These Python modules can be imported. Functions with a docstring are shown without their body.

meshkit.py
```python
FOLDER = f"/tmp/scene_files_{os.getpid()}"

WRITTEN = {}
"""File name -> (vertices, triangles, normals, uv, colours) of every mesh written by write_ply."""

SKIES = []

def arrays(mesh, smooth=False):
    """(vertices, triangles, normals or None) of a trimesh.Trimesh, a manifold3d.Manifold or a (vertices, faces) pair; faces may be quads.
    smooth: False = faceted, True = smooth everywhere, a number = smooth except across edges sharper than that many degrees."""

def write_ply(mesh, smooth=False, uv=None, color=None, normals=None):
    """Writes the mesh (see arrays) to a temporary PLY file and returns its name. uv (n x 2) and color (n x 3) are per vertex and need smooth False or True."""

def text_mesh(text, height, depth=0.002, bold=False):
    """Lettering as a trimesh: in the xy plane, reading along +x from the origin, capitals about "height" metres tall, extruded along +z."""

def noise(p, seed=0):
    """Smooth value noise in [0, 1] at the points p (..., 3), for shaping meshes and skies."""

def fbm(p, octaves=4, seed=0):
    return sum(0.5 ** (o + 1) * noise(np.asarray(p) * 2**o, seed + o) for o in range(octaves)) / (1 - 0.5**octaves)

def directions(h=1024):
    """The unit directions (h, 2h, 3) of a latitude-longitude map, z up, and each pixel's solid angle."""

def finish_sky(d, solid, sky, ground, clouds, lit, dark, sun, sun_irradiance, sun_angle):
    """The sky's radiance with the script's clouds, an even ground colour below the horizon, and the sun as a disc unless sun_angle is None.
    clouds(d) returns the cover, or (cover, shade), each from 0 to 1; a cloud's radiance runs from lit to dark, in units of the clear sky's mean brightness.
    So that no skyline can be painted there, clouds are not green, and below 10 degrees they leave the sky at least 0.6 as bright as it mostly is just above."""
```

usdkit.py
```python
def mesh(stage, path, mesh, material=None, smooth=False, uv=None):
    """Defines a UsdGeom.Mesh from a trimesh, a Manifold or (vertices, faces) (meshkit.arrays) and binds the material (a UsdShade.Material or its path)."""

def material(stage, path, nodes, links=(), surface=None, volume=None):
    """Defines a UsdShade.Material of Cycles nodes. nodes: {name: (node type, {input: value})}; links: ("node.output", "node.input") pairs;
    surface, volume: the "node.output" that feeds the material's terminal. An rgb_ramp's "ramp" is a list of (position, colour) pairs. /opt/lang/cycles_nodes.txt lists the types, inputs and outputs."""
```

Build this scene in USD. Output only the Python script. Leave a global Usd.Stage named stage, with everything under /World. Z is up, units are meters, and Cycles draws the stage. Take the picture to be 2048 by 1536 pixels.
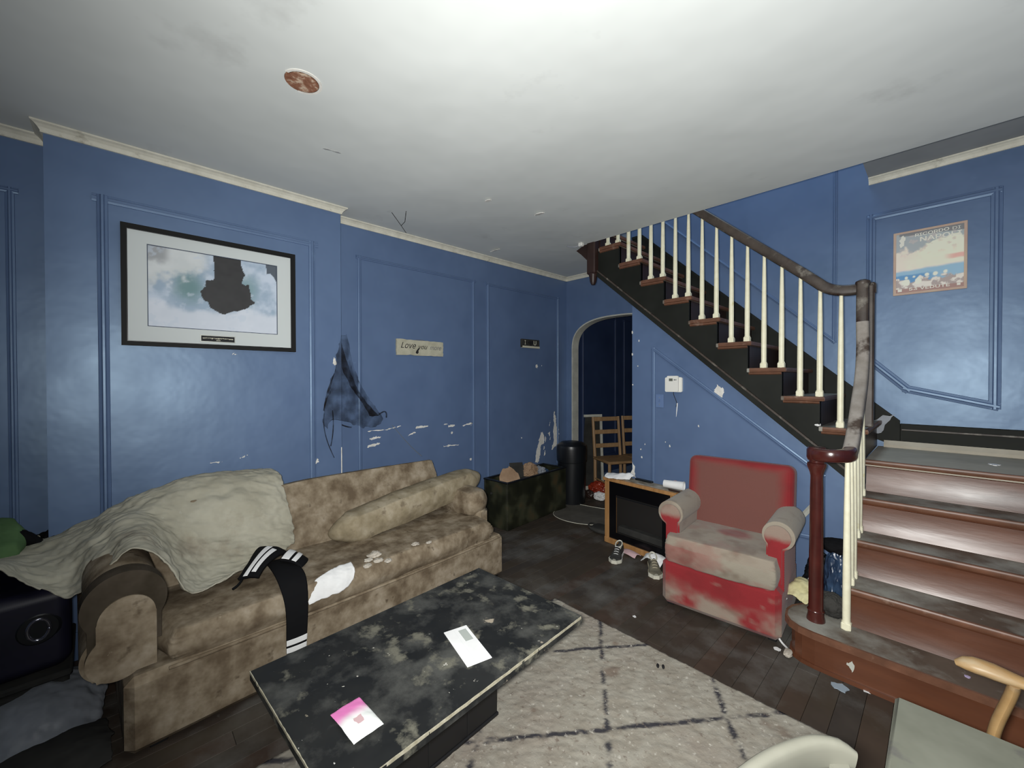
import math, numpy as np, trimesh, manifold3d, shapely
from shapely.geometry import Polygon, Point, LineString
from scipy.interpolate import RectBivariateSpline, splprep, splev
import usdkit, meshkit
from pxr import Usd, UsdGeom, UsdLux, UsdShade, Gf, Sdf, Vt

stage = Usd.Stage.CreateInMemory()
UsdGeom.SetStageUpAxis(stage, 'Z'); UsdGeom.SetStageMetersPerUnit(stage, 1.0)
UsdGeom.Xform.Define(stage, '/World'); UsdGeom.Scope.Define(stage, '/World/Looks')
PI = math.pi

# ---------------------------------------------------------------- camera, lights, exposure
FPX, YAW, PITCH, ROLL, EYE = 818.5, .81, -.0107, -.0018, 1.5
fw = np.array([-math.sin(YAW)*math.cos(PITCH), math.cos(YAW)*math.cos(PITCH), math.sin(PITCH)])
rt = np.array([math.cos(YAW), math.sin(YAW), 0.]); up = np.cross(rt, fw)
rt, up = rt*math.cos(ROLL)+up*math.sin(ROLL), -rt*math.sin(ROLL)+up*math.cos(ROLL)
cam = UsdGeom.Camera.Define(stage, '/World/camera')
def gfm(r, u, b, p): return Gf.Matrix4d(*[float(x) for x in (*r, 0, *u, 0, *b, 0, *p, 1)])
cam.AddTransformOp().Set(gfm(rt, up, -fw, (0, 0, EYE)))
cam.CreateHorizontalApertureAttr(36.0); cam.CreateVerticalApertureAttr(27.0)
cam.CreateFocalLengthAttr(36.0*FPX/2048); cam.CreateClippingRangeAttr((.02, 100.))
cam.CreateExposureAttr(0.0)
# the phone's flash: a small round lamp beside the lens
FLASH = 1.0
fl = UsdLux.SphereLight.Define(stage, '/World/flash_lamp')
fp = np.array([0, 0, EYE])-rt*.035+up*.015
ft = fw*math.cos(.17)+up*math.sin(.17); fu = up*math.cos(.17)-fw*math.sin(.17)
ft2 = ft*math.cos(.30)+rt*math.sin(.30); fr2 = rt*math.cos(.30)-ft*math.sin(.30)
fl.AddTransformOp().Set(gfm(fr2, fu, -ft2, fp))
fl.CreateRadiusAttr(.035); fl.CreateIntensityAttr(7400*FLASH); sh_ = UsdLux.ShapingAPI.Apply(fl.GetPrim()); sh_.CreateShapingConeAngleAttr(83.); sh_.CreateShapingConeSoftnessAttr(.9); fl.CreateColorAttr(Gf.Vec3f(1., 1., .965))
# unseen fill light added above the stairwell to brighten the landing walls
sk = UsdLux.RectLight.Define(stage, '/World/stair_fill_light')
sk.AddTransformOp().Set(gfm((1, 0, 0), (0, 1, 0), (0, 0, 1), (-1.0, 3.6, 5.22)))
sk.CreateWidthAttr(.9); sk.CreateHeightAttr(.7); sk.CreateIntensityAttr(15.); sk.CreateColorAttr(Gf.Vec3f(.62, .82, 1.))

# ---------------------------------------------------------------- helpers
rng = np.random.default_rng(7)
_used = {}
def uniq(parent, name):
    k = _used.get((parent, name), 0); _used[(parent, name)] = k+1
    return f'{parent}/{name}' + (f'_{k:03d}' if k else '')
class T:   # a thing: path and the matrix that takes its local points to the world
    def __init__(s, path, M): s.path, s.M, s.Mi = path, M, np.linalg.inv(M)
def setd(prim, **kw):
    for k, v in kw.items():
        if v: prim.SetCustomDataByKey(k, v)
def mat_at(loc=(0, 0, 0), rotz=0., basis=None):
    M = np.eye(4)
    if basis is not None: M[:3, :3] = np.array(basis, float).T
    else:
        c, s_ = math.cos(rotz), math.sin(rotz); M[:2, :2] = [[c, -s_], [s_, c]]
    M[:3, 3] = loc
    return M
LEFT = ((0, 1, 0), (0, 0, 1), (1, 0, 0))      # on the left wall: x along it, y up, z into the room
BACK = ((1, 0, 0), (0, 0, 1), (0, -1, 0))     # on the back wall
def thing(name, label, cat, loc=(0, 0, 0), rotz=0., group=None, basis=None, kind=None):
    M = mat_at(loc, rotz, basis)
    p = uniq('/World', name); x = UsdGeom.Xform.Define(stage, p)
    x.AddTransformOp().Set(Gf.Matrix4d(*[float(v) for v in M.T.ravel()]))
    setd(x.GetPrim(), label=label, category=cat, group=group, kind=kind)
    return T(p, M)
def vf(m):
    v, f, _ = meshkit.arrays(m); return np.array(v, float), np.array(f)
def part(t, name, m, mat, smooth=False, world=False, tint=None, label=None, kind=None):
    parent = t.path if isinstance(t, T) else (t or '/World')
    path = uniq(parent, name)
    if world and isinstance(t, T):
        v, f = vf(m); m = (v@t.Mi[:3, :3].T+t.Mi[:3, 3], f)
    if tint is not None:
        v, f = vf(m); smooth = bool(smooth)
        col = np.clip(tint(v) if callable(tint) else np.asarray(tint), 0, 1)
    um = usdkit.mesh(stage, path, m, mat, smooth=smooth)
    if tint is not None:
        UsdGeom.PrimvarsAPI(um).CreatePrimvar('tint', Sdf.ValueTypeNames.Color3fArray, 'vertex').Set(Vt.Vec3fArray.FromNumpy(col.astype(np.float32)))
    setd(um.GetPrim(), label=label, kind=kind)
    return T(path, t.M if isinstance(t, T) else np.eye(4))
def struct(name, m, mat, smooth=False, label=None):
    path = uniq('/World', name)
    um = usdkit.mesh(stage, path, m, mat, smooth=smooth); setd(um.GetPrim(), kind='structure', label=label)
    return T(path, np.eye(4))
def single(name, label, cat, m, mat, smooth=False, group=None, tint=None, kind=None, loc=(0, 0, 0), rotz=0., basis=None):
    M = mat_at(loc, rotz, basis); path = uniq('/World', name)
    if tint is not None:
        v, f = vf(m); col = np.clip(tint(v), 0, 1)
    um = usdkit.mesh(stage, path, m, mat, smooth=smooth)
    if tint is not None:
        UsdGeom.PrimvarsAPI(um).CreatePrimvar('tint', Sdf.ValueTypeNames.Color3fArray, 'vertex').Set(Vt.Vec3fArray.FromNumpy(col.astype(np.float32)))
    if basis is not None or rotz or any(loc): um.AddTransformOp().Set(Gf.Matrix4d(*[float(v) for v in M.T.ravel()]))
    setd(um.GetPrim(), label=label, category=cat, group=group, kind=kind)
    return T(path, M)
cat_ = trimesh.util.concatenate
def box(x0, x1, y0, y1, z0, z1, ch=0.):
    if ch <= 0:
        b = trimesh.creation.box((x1-x0, y1-y0, z1-z0)); b.apply_translation(((x0+x1)/2, (y0+y1)/2, (z0+z1)/2)); return b
    ch = min(ch, (x1-x0)*.45, (y1-y0)*.45, (z1-z0)*.45); P = []
    for sx, x in ((1, x0), (-1, x1)):
        for sy, y in ((1, y0), (-1, y1)):
            for sz, z in ((1, z0), (-1, z1)):
                P += [(x, y+sy*ch, z+sz*ch), (x+sx*ch, y, z+sz*ch), (x+sx*ch, y+sy*ch, z)]
    return trimesh.convex.convex_hull(np.array(P))
def extr(poly, h):
    if not isinstance(poly, (Polygon, shapely.MultiPolygon)): poly = Polygon(poly)
    poly = poly.buffer(0)
    return cat_([trimesh.creation.extrude_polygon(g, h, engine='earcut') for g in getattr(poly, 'geoms', [poly])])
def remap(m, order, sign=(1, 1, 1), off=(0, 0, 0)):
    """local axes (a,b,c) of an extruded polygon go to the world axes named in order, e.g. 'xzy'"""
    v, f = vf(m); w = np.zeros_like(v)
    for i, ax in enumerate(order): w[:, 'xyz'.index(ax)] = v[:, i]*sign[i]+off[i]
    M = trimesh.Trimesh(w, f, process=False)
    if M.volume < 0: M.invert()
    return M
def ext_xy(poly, z0, z1): return remap(extr(poly, z1-z0), 'xyz', off=(0, 0, z0))
def ext_xz(poly, y0, y1): return remap(extr(poly, y1-y0), 'xzy', off=(0, 0, y0))
def ext_yz(poly, x0, x1): return remap(extr(poly, x1-x0), 'yzx', off=(0, 0, x0))
def lathe(prof, n=16, c=(0, 0, 0)):
    prof = np.array(prof, float); a = np.linspace(0, 2*PI, n, endpoint=False)
    v = np.stack([prof[:, None, 0]*np.cos(a), prof[:, None, 0]*np.sin(a), np.repeat(prof[:, 1:2], n, 1)], -1)
    k = len(prof); f = []
    for i in range(k-1):
        for j in range(n):
            q = (i*n+j, i*n+(j+1) % n, (i+1)*n+(j+1) % n, (i+1)*n+j); f += [(q[0], q[1], q[2]), (q[0], q[2], q[3])]
    v = np.vstack([v.reshape(-1, 3), [0, 0, prof[0, 1]], [0, 0, prof[-1, 1]]])
    for j in range(n):
        f += [(k*n, (j+1) % n, j), (k*n+1, (k-1)*n+j, (k-1)*n+(j+1) % n)]
    m = trimesh.Trimesh(v+np.array(c), f, process=False)
    if m.volume < 0: m.invert()
    return m
def spline(P, n=40):
    P = np.array(P, float); k = min(3, len(P)-1)
    tck, _ = splprep(P.T, s=0, k=k); return np.array(splev(np.linspace(0, 1, n), tck)).T
def sweep(path, prof, up0=(0, 0, 1), scale=None):
    """closed 2-D profile swept along a path (first axis sideways, second up)"""
    path, prof = np.array(path, float), np.array(prof, float); n, k = len(path), len(prof)
    t = np.gradient(path, axis=0); t /= np.linalg.norm(t, axis=1, keepdims=True)
    u = np.array(up0, float); V = []
    for i in range(n):
        u = u-t[i]*(u@t[i])
        if np.linalg.norm(u) < 1e-4: u = np.cross(t[i], (1, 0, 0))
        u /= np.linalg.norm(u); s_ = np.cross(t[i], u); sc = 1 if scale is None else scale[i]
        V.append(path[i]+prof[:, :1]*s_*sc+prof[:, 1:]*u*sc)
    V = np.vstack(V); f = []
    for i in range(n-1):
        for j in range(k):
            a, b, c, d = i*k+j, i*k+(j+1) % k, (i+1)*k+(j+1) % k, (i+1)*k+j; f += [(a, b, c), (a, c, d)]
    V = np.vstack([V, path[:1], path[-1:]]); m0, m1 = len(V)-2, len(V)-1
    for j in range(k):
        f += [(m0, (j+1) % k, j), (m1, (n-1)*k+j, (n-1)*k+(j+1) % k)]
    m = trimesh.Trimesh(V, f, process=False)
    if m.volume < 0: m.invert()
    return m
def circ(r, n=10, ry=None): a = np.linspace(0, 2*PI, n, endpoint=False); return np.stack([r*np.cos(a), (ry or r)*np.sin(a)], 1)
def tube(P, r, n=10, k=40, smooth=True):
    P = spline(P, k) if smooth else np.array(P, float)
    t = P[1]-P[0]; u0 = (0, 0, 1) if abs(t[2])/np.linalg.norm(t) < .8 else (1, 0, 0)
    return sweep(P, circ(1., n), u0, scale=np.interp(np.linspace(0, 1, len(P)), np.linspace(0, 1, np.size(r)), np.atleast_1d(r)))
def cloth(net, nu=40, nv=40, thick=.004, amp=.01, sc=8., seed=0, fine=0., ragged=0.):
    """a cloth through a net of control points, wrinkled, with a thickness of its own"""
    net = np.array(net, float); a, b, _ = net.shape
    U, V = np.linspace(0, 1, nu), np.linspace(0, 1, nv)
    P = np.stack([RectBivariateSpline(np.linspace(0, 1, a), np.linspace(0, 1, b), net[..., i], kx=min(3, a-1), ky=min(3, b-1))(U, V) for i in range(3)], -1)
    du, dv = np.gradient(P, axis=0), np.gradient(P, axis=1)
    N = np.cross(du, dv); N /= np.maximum(np.linalg.norm(N, axis=-1, keepdims=True), 1e-9)
    if N[..., 2].mean() < 0: N = -N
    w = meshkit.fbm(P.reshape(-1, 3)*sc+seed*7.3).reshape(nu, nv)-.5
    w2 = np.abs(meshkit.fbm(P.reshape(-1, 3)*sc*np.array([2.2, 1, 1.4])+seed*3.1+40).reshape(nu, nv)-.5)
    P = P+N*((w*2*amp-w2*amp*1.5+amp)[..., None])
    if ragged:
        e = (meshkit.fbm(P.reshape(-1, 3)*22+seed).reshape(nu, nv)-.5)*2*ragged
        edge = np.zeros((nu, nv)); edge[0, :] = edge[-1, :] = edge[:, 0] = edge[:, -1] = 1
        P[..., :] += (edge*e)[..., None]*(du/np.linalg.norm(du, axis=-1, keepdims=True)+dv/np.linalg.norm(dv, axis=-1, keepdims=True))
    return shell(P, N, thick)
def shell(P, N, thick):
    nu, nv = P.shape[:2]; A = (P+N*thick/2).reshape(-1, 3); B = (P-N*thick/2).reshape(-1, 3); o = nu*nv
    i, j = np.meshgrid(np.arange(nu-1), np.arange(nv-1), indexing='ij'); a = (i*nv+j).ravel(); b = a+1; c = a+nv+1; d = a+nv
    f = [np.c_[a, d, c], np.c_[a, c, b], np.c_[a, c, d]+o, np.c_[a, b, c]+o]
    ring = [k for k in range(nv)]+[k*nv+nv-1 for k in range(1, nu)]+[(nu-1)*nv+k for k in range(nv-2, -1, -1)]+[k*nv for k in range(nu-2, 0, -1)]
    r0 = np.array(ring); r1 = np.roll(r0, -1)
    f += [np.c_[r0, r1, r1+o], np.c_[r0, r1+o, r0+o]]
    m = trimesh.Trimesh(np.vstack([A, B]), np.vstack(f), process=False)
    if m.volume < 0: m.invert()
    return m
def pillow(sx, sy, sz, e=.35, n=4, amp=.0, sc=6., seed=0, loc=(0, 0, 0)):
    """soft box: a sphere pushed towards a box, with noise"""
    s_ = trimesh.creation.icosphere(n); v = np.array(s_.vertices)
    w = np.sign(v)*np.abs(v)**e; w /= np.maximum(np.abs(w).max(1), 1e-9)[:, None]**.0
    q = np.abs(v).max(1, keepdims=True); cube = v/q
    w = cube*(1-e)+v*e
    w = w*np.array([sx, sy, sz])/2
    if amp: w = w+v*((meshkit.fbm(w*sc+seed*5.7)-.5)*2*amp)[:, None]
    return trimesh.Trimesh(w+np.array(loc), s_.faces, process=False)
def blob(r, n=3, amp=.3, sc=5., seed=0, loc=(0, 0, 0), flat=None):
    s_ = trimesh.creation.icosphere(n); v = np.array(s_.vertices)
    w = v*np.array(r)*(1+amp*(meshkit.fbm(v*sc*.35+seed*9.1)-.5)[:, None]*2)
    w = w+v*((np.abs(meshkit.fbm(v*sc+seed*3.3)-.5))[:, None]*-amp*np.min(r))
    if flat is not None: w[:, 2] = np.maximum(w[:, 2], flat)
    return trimesh.Trimesh(w+np.array(loc), s_.faces, process=False)
def ragged(pts, amp=.006, n=6, seed=0):
    """a torn outline through the points"""
    g = np.random.default_rng(seed); P = np.array(pts, float); out = []
    for a, b in zip(P, np.roll(P, -1, 0)):
        for k in range(n):
            out.append(a+(b-a)*k/n+g.normal(0, amp, 2)*(1 if k else .4))
    return Polygon(out).buffer(0)
def rot(m, ang, axis, pt=(0, 0, 0)):
    m = m.copy(); m.apply_transform(trimesh.transformations.rotation_matrix(ang, axis, pt)); return m
def mv(m, d): m = m.copy(); m.apply_translation(d); return m
def fine(m, size):
    v, f = trimesh.remesh.subdivide_to_size(m.vertices, m.faces, size, max_iter=12); M = trimesh.Trimesh(v, f, process=True); return M
def rounded(sx, sy, sz, r, n=12, c=(0, 0, 0)):
    s_ = manifold3d.Manifold.sphere(r, n); L = []
    for x in (-1, 1):
        for y in (-1, 1):
            for z in (-1, 1): L.append(s_.translate((x*(sx/2-r), y*(sy/2-r), z*(sz/2-r))))
    m = manifold3d.Manifold.batch_hull(L).translate(tuple(c)).to_mesh()
    return trimesh.Trimesh(m.vert_properties[:, :3], m.tri_verts, process=False)

# ---------------------------------------------------------------- materials
def mat(name, base, layers=(), rough=.6, bump=None, spec=.4, metallic=0., coat=0., sheen=0., alpha=None, coords='object', roughvar=None, stretch=None, tint_=None, anoise=None):
    """base: a colour, 'tint' (the mesh's own colours) or (scale, detail, [(pos, colour)...]); layers: (colour, scale, lo, hi, detail, offset)"""
    N, L = {'tc': ('texture_coordinate', {})}, []
    src = f'tc.{coords}'
    if stretch:
        N['st'] = ('mapping', {'scale': stretch}); L.append((src, 'st.vector')); src = 'st.vector'
    if isinstance(base, str):
        N['at'] = ('attribute', {'attribute': base}); cur = 'at.color'
    elif np.ndim(base[0]) == 0 and len(base) == 3 and not isinstance(base[2], list):
        N['c0'] = ('color', {'value': tuple(base)}); cur = 'c0.color'
    else:
        N['n0'] = ('noise_texture', {'scale': base[0], 'detail': base[1], 'roughness': .6}); N['r0'] = ('rgb_ramp', {'ramp': base[2]})
        L += [(src, 'n0.vector'), ('n0.fac', 'r0.fac')]; cur = 'r0.color'
    for i, (col, scl, lo, hi, det, off) in enumerate(layers):
        N[f'm{i}'] = ('mapping', {'location': (off*1.7+.3, off*.9, off*2.3)}); N[f'n{i+1}'] = ('noise_texture', {'scale': scl, 'detail': det, 'roughness': .6})
        N[f'g{i}'] = ('map_range', {'from_min': lo, 'from_max': hi, 'clamp': True}); N[f'x{i}'] = ('mix', {'color2': col})
        L += [(src, f'm{i}.vector'), (f'm{i}.vector', f'n{i+1}.vector'), (f'n{i+1}.fac', f'g{i}.value'), (f'g{i}.result', f'x{i}.fac'), (cur, f'x{i}.color1')]; cur = f'x{i}.color'
    N['p'] = ('principled_bsdf', {'roughness': rough, 'specular_ior_level': spec, 'metallic': metallic, 'coat_weight': coat, 'coat_roughness': .22, 'sheen_weight': sheen})
    if tint_: N['p'][1]['specular_tint'] = tint_
    L.append((cur, 'p.base_color'))
    if bump:
        N['nb'] = ('noise_texture', {'scale': bump[0], 'detail': bump[3] if len(bump) > 3 else 4., 'roughness': .55}); N['b'] = ('bump', {'strength': bump[1], 'distance': bump[2]})
        L += [(src, 'nb.vector'), ('nb.fac', 'b.height'), ('b.normal', 'p.normal')]
    if roughvar:
        N['nr'] = ('noise_texture', {'scale': roughvar[0], 'detail': 4.}); N['gr'] = ('map_range', {'from_min': .3, 'from_max': .7, 'to_min': roughvar[1], 'to_max': roughvar[2], 'clamp': True})
        L += [(src, 'nr.vector'), ('nr.fac', 'gr.value'), ('gr.result', 'p.roughness')]
    if alpha is not None: N['p'][1]['alpha'] = alpha
    if anoise:
        N['na'] = ('noise_texture', {'scale': anoise[0], 'detail': 5.}); N['ga'] = ('map_range', {'from_min': .36, 'from_max': .66, 'to_min': anoise[1], 'to_max': anoise[2], 'clamp': True})
        L += [(src, 'na.vector'), ('na.fac', 'ga.value'), ('ga.result', 'p.alpha')]
    return usdkit.material(stage, f'/World/Looks/{name}', N, L, surface='p.BSDF')
BLUE, BLUE2 = (.112, .168, .300), (.090, .138, .255)
M = {}
M['wall'] = mat('blue_gloss_wall_paint', (2.5, 4., [(.3, BLUE2), (.7, BLUE)]), [((.058, .10, .19), 1.2, .58, .85, 5., 3), ((.14, .21, .35), 5., .70, .8, 6., 9)], rough=.42, bump=(2.2, .35, .02), spec=1., tint_=(.62, .82, 1.), roughvar=(3., .36, .46))
M['navywall'] = mat('dimmed_blue_wall_paint', (2.5, 4., [(.3, (.020, .034, .085)), (.7, (.030, .050, .115))]), rough=.5, bump=(2.2, .3, .02), spec=.4)  # darker copy of the blue wall; flash falloff is put into the colour
M['ceiling'] = mat('white_plaster_ceiling', (1.1, 4., [(.25, (.60, .625, .61)), (.75, (.69, .715, .70))]), [((.42, .43, .42), 1.7, .62, .85, 6., 2)], rough=.85, bump=(1.1, .45, .04, 3.), spec=.1)
M['soffit'] = mat('grey_soffit', (2., 4., [(.3, (.30, .31, .31)), (.7, (.38, .39, .39))]), rough=.8, spec=.2)  # plain grey, darker than the ceiling
M['cream'] = mat('old_cream_trim_paint', (14., 4., [(.3, (.58, .56, .47)), (.7, (.72, .70, .60))]), [((.30, .28, .22), 9., .62, .75, 6., 1)], rough=.5, spec=.4)
M['archtrim'] = mat('bare_plaster_edge', (8., 4., [(.3, (.42, .42, .37)), (.7, (.55, .55, .49))]), rough=.7)
M['baluster'] = mat('cream_baluster_paint', (20., 4., [(.3, (.78, .735, .54)), (.7, (.88, .85, .65))]), [((.60, .52, .18), 7., .66, .78, 4., 4)], rough=.4, spec=.5)
M['plaster'] = mat('bare_white_plaster', (30., 5., [(.3, (.62, .60, .55)), (.7, (.80, .78, .74))]), rough=.9, spec=.1)
M['plank'] = [mat(f'dark_floor_plank_{i}', (6., 6., [(.25, a), (.75, b)]), [((.14, .135, .125), 2.4, .50, .74, 7., 3), ((.22, .22, .21), 16., .70, .80, 6., i+5), ((.06, .045, .03), 1.1, .5, .75, 4., i+9)], rough=.62, spec=.25, bump=(40., .15, .004), coords='object')
    for i, (a, b) in enumerate([((.036, .028, .022), (.060, .047, .037)), ((.040, .030, .024), (.066, .050, .039)), ((.034, .028, .024), (.058, .047, .039)), ((.044, .029, .022), (.074, .050, .037))])]
M['dirt'] = mat('black_floor_gap', (.012, .010, .009), rough=.9)
M['stair'] = mat('varnished_brown_stair_wood', (5., 6., [(.25, (.080, .028, .014)), (.75, (.16, .058, .028))]), [((.035, .015, .010), 2., .55, .75, 5., 1), ((.17, .10, .07), 7., .68, .8, 5., 3)], rough=.34, spec=.6, coat=.0, stretch=(.3, 1.5, 1.5), roughvar=(6., .26, .42), bump=(9., .12, .01))
M['tread'] = mat('dusty_stair_tread', (5., 5., [(.3, (.085, .060, .045)), (.7, (.15, .115, .09))]), [((.33, .325, .29), 3., .40, .62, 6., 2), ((.40, .39, .36), 14., .66, .78, 6., 7)], rough=.6, spec=.3)
M['landing'] = mat('dust_grey_landing_boards', (4., 5., [(.3, (.40, .36, .29)), (.7, (.52, .475, .39))]), [((.40, .40, .37), 12., .66, .75, 5., 3)], rough=.7, spec=.2)
M['nose'] = mat('brown_nosing', (9., 5., [(.3, (.10, .045, .026)), (.7, (.19, .085, .05))]), [((.30, .20, .15), 10., .62, .78, 5., 3)], rough=.4, spec=.5)
M['dkriser'] = mat('dark_maroon_riser', (4., 5., [(.3, (.020, .012, .010)), (.7, (.045, .022, .018))]), rough=.4, spec=.4)
M['stringer'] = mat('blackened_stringer_paint', (3., 5., [(.3, (.010, .011, .009)), (.7, (.020, .021, .018))]), [((.055, .06, .055), 4., .68, .85, 6., 4)], rough=.6, spec=.15, bump=(10., .2, .006))
M['rail'] = mat('worn_dark_handrail', (9., 6., [(.3, (.035, .026, .021)), (.7, (.085, .066, .054))]), [((.22, .20, .17), 9., .56, .70, 5., 2), ((.03, .015, .012), 7., .60, .7, 4., 6)], rough=.45, spec=.4)
M['dustrail'] = mat('dusty_grey_gooseneck', (8., 5., [(.3, (.20, .175, .15)), (.7, (.36, .33, .30))]), [((.07, .052, .042), 6., .57, .66, 5., 2), ((.36, .37, .36), 9., .64, .72, 5., 6)], rough=.7, spec=.2)
M['newel'] = mat('dark_varnished_newel', (6., 5., [(.3, (.035, .008, .007)), (.7, (.075, .016, .012))]), rough=.22, spec=.5, coat=.3)
M['floral'] = mat('tan_floral_upholstery', (10., 3., [(.32, (.125, .092, .060)), (.44, (.185, .143, .097)), (.56, (.26, .21, .148)), (.70, (.345, .29, .22))]), [((.105, .078, .052), 15., .62, .74, 3., 5), ((.085, .062, .045), 2.4, .60, .85, 4., 2), ((.33, .28, .21), 34., .70, .80, 3., 8)], rough=.9, spec=.15, bump=(90., .25, .004))
M['floral_pale'] = mat('pale_floral_bolster', (9., 3., [(.32, (.19, .155, .10)), (.5, (.27, .225, .15)), (.70, (.37, .32, .235))]), [((.18, .145, .10), 15., .60, .72, 3., 5)], rough=.9, spec=.15, bump=(90., .25, .004))
M['dkbrown'] = mat('dark_brown_band', (9., 4., [(.3, (.040, .032, .022)), (.7, (.075, .060, .045))]), rough=.95, spec=.1)  # dark brown tone of the arched band on the sofa arm
M['sheet'] = mat('grimy_cream_sheet', (4., 5., [(.3, (.34, .32, .25)), (.7, (.49, .47, .385))]), [((.24, .20, .15), 3., .58, .75, 5., 3), ((.50, .49, .42), 9., .66, .78, 5., 7)], rough=.9, spec=.1)
M['chair'] = mat('grimy_red_upholstery', 'tint', rough=.9, spec=.15, bump=(120., .3, .003), sheen=.15)
M['tabletop'] = mat('dirty_black_tabletop', (3., 6., [(.3, (.010, .011, .012)), (.7, (.022, .023, .023))]), [((.070, .071, .066), 6., .48, .66, 8., 1), ((.15, .145, .115), 9., .57, .67, 7., 5), ((.36, .31, .24), 8., .68, .71, 6., 11), ((.50, .48, .43), 26., .70, .73, 5., 13), ((.62, .61, .58), 60., .75, .77, 3., 17)], rough=.6, spec=.22, roughvar=(6., .45, .75))
M['blackwood'] = mat('black_table_base', (.010, .010, .011), rough=.5)
M['chipedge'] = mat('exposed_chipboard_edge', (40., 4., [(.3, (.30, .27, .19)), (.7, (.48, .45, .35))]), rough=.9, spec=.1)
M['oak'] = mat('orange_oak', (5., 6., [(.3, (.30, .145, .050)), (.7, (.45, .24, .095))]), rough=.45, stretch=(6, 6, .6))
M['pine'] = mat('pine_ladderback', (6., 5., [(.3, (.25, .145, .068)), (.7, (.38, .235, .120))]), rough=.5, stretch=(4, 4, .7))
M['palewood'] = mat('pale_varnished_chair_wood', (6., 5., [(.3, (.30, .175, .070)), (.7, (.38, .25, .115))]), [((.40, .34, .24), 4., .55, .8, 4., 2)], rough=.45, stretch=(1, 3, 3))
M['creamwood'] = mat('cream_painted_chair_wood', (4., 4., [(.3, (.115, .114, .092)), (.7, (.145, .143, .118))]), [((.06, .053, .05), 9., .655, .68, 4., 6)], rough=.5)
M['seatgrey'] = mat('grimy_grey_seat_vinyl', (4., 5., [(.3, (.16, .165, .13)), (.7, (.235, .24, .195))]), [((.11, .10, .11), 6., .58, .74, 5., 4)], rough=.7, spec=.2)
M['rug'] = mat('cream_shag', 'tint', [((.20, .165, .135), 38., .60, .74, 3., 1), ((.52, .49, .43), 44., .60, .74, 3., 4)], rough=1., spec=.03, bump=(60., .3, .010))
M['black'] = mat('black_plastic', (.008, .009, .011), rough=.35, spec=.5)
M['blackmat'] = mat('black_cloth', (.007, .007, .008), rough=.9, spec=.1)
M['navy'] = mat('navy_black_bag', (5., 4., [(.3, (.006, .006, .014)), (.7, (.014, .013, .032))]), rough=.5)
M['olive'] = mat('dark_olive_camouflage', (4., 2., [(.35, (.010, .011, .007)), (.5, (.018, .019, .011)), (.60, (.042, .044, .026)), (.72, (.075, .052, .026))]), rough=.4, spec=.4)
M['white'] = mat('white_paper', (6., 4., [(.3, (.72, .72, .72)), (.7, (.84, .84, .84))]), rough=.8, spec=.2)
M['whiteplastic'] = mat('white_plastic', (.78, .77, .72), rough=.4)
M['foam'] = mat('dirty_white_stuffing', (9., 4., [(.3, (.40, .355, .30)), (.7, (.58, .54, .47))]), rough=1., spec=.05)
M['yellow'] = mat('pale_yellow_cloth', (8., 4., [(.3, (.52, .48, .26)), (.7, (.66, .62, .38))]), rough=.9, spec=.1)
M['bluebag'] = mat('crumpled_blue_plastic', (8., 4., [(.3, (.012, .022, .05)), (.7, (.045, .085, .16))]), rough=.3, spec=.5)
M['greybag'] = mat('grey_blue_plastic_sheet', (7., 5., [(.3, (.17, .185, .21)), (.7, (.30, .32, .36))]), [((.36, .34, .38), 5., .68, .76, 4., 4)], rough=.45, spec=.4)
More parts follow.
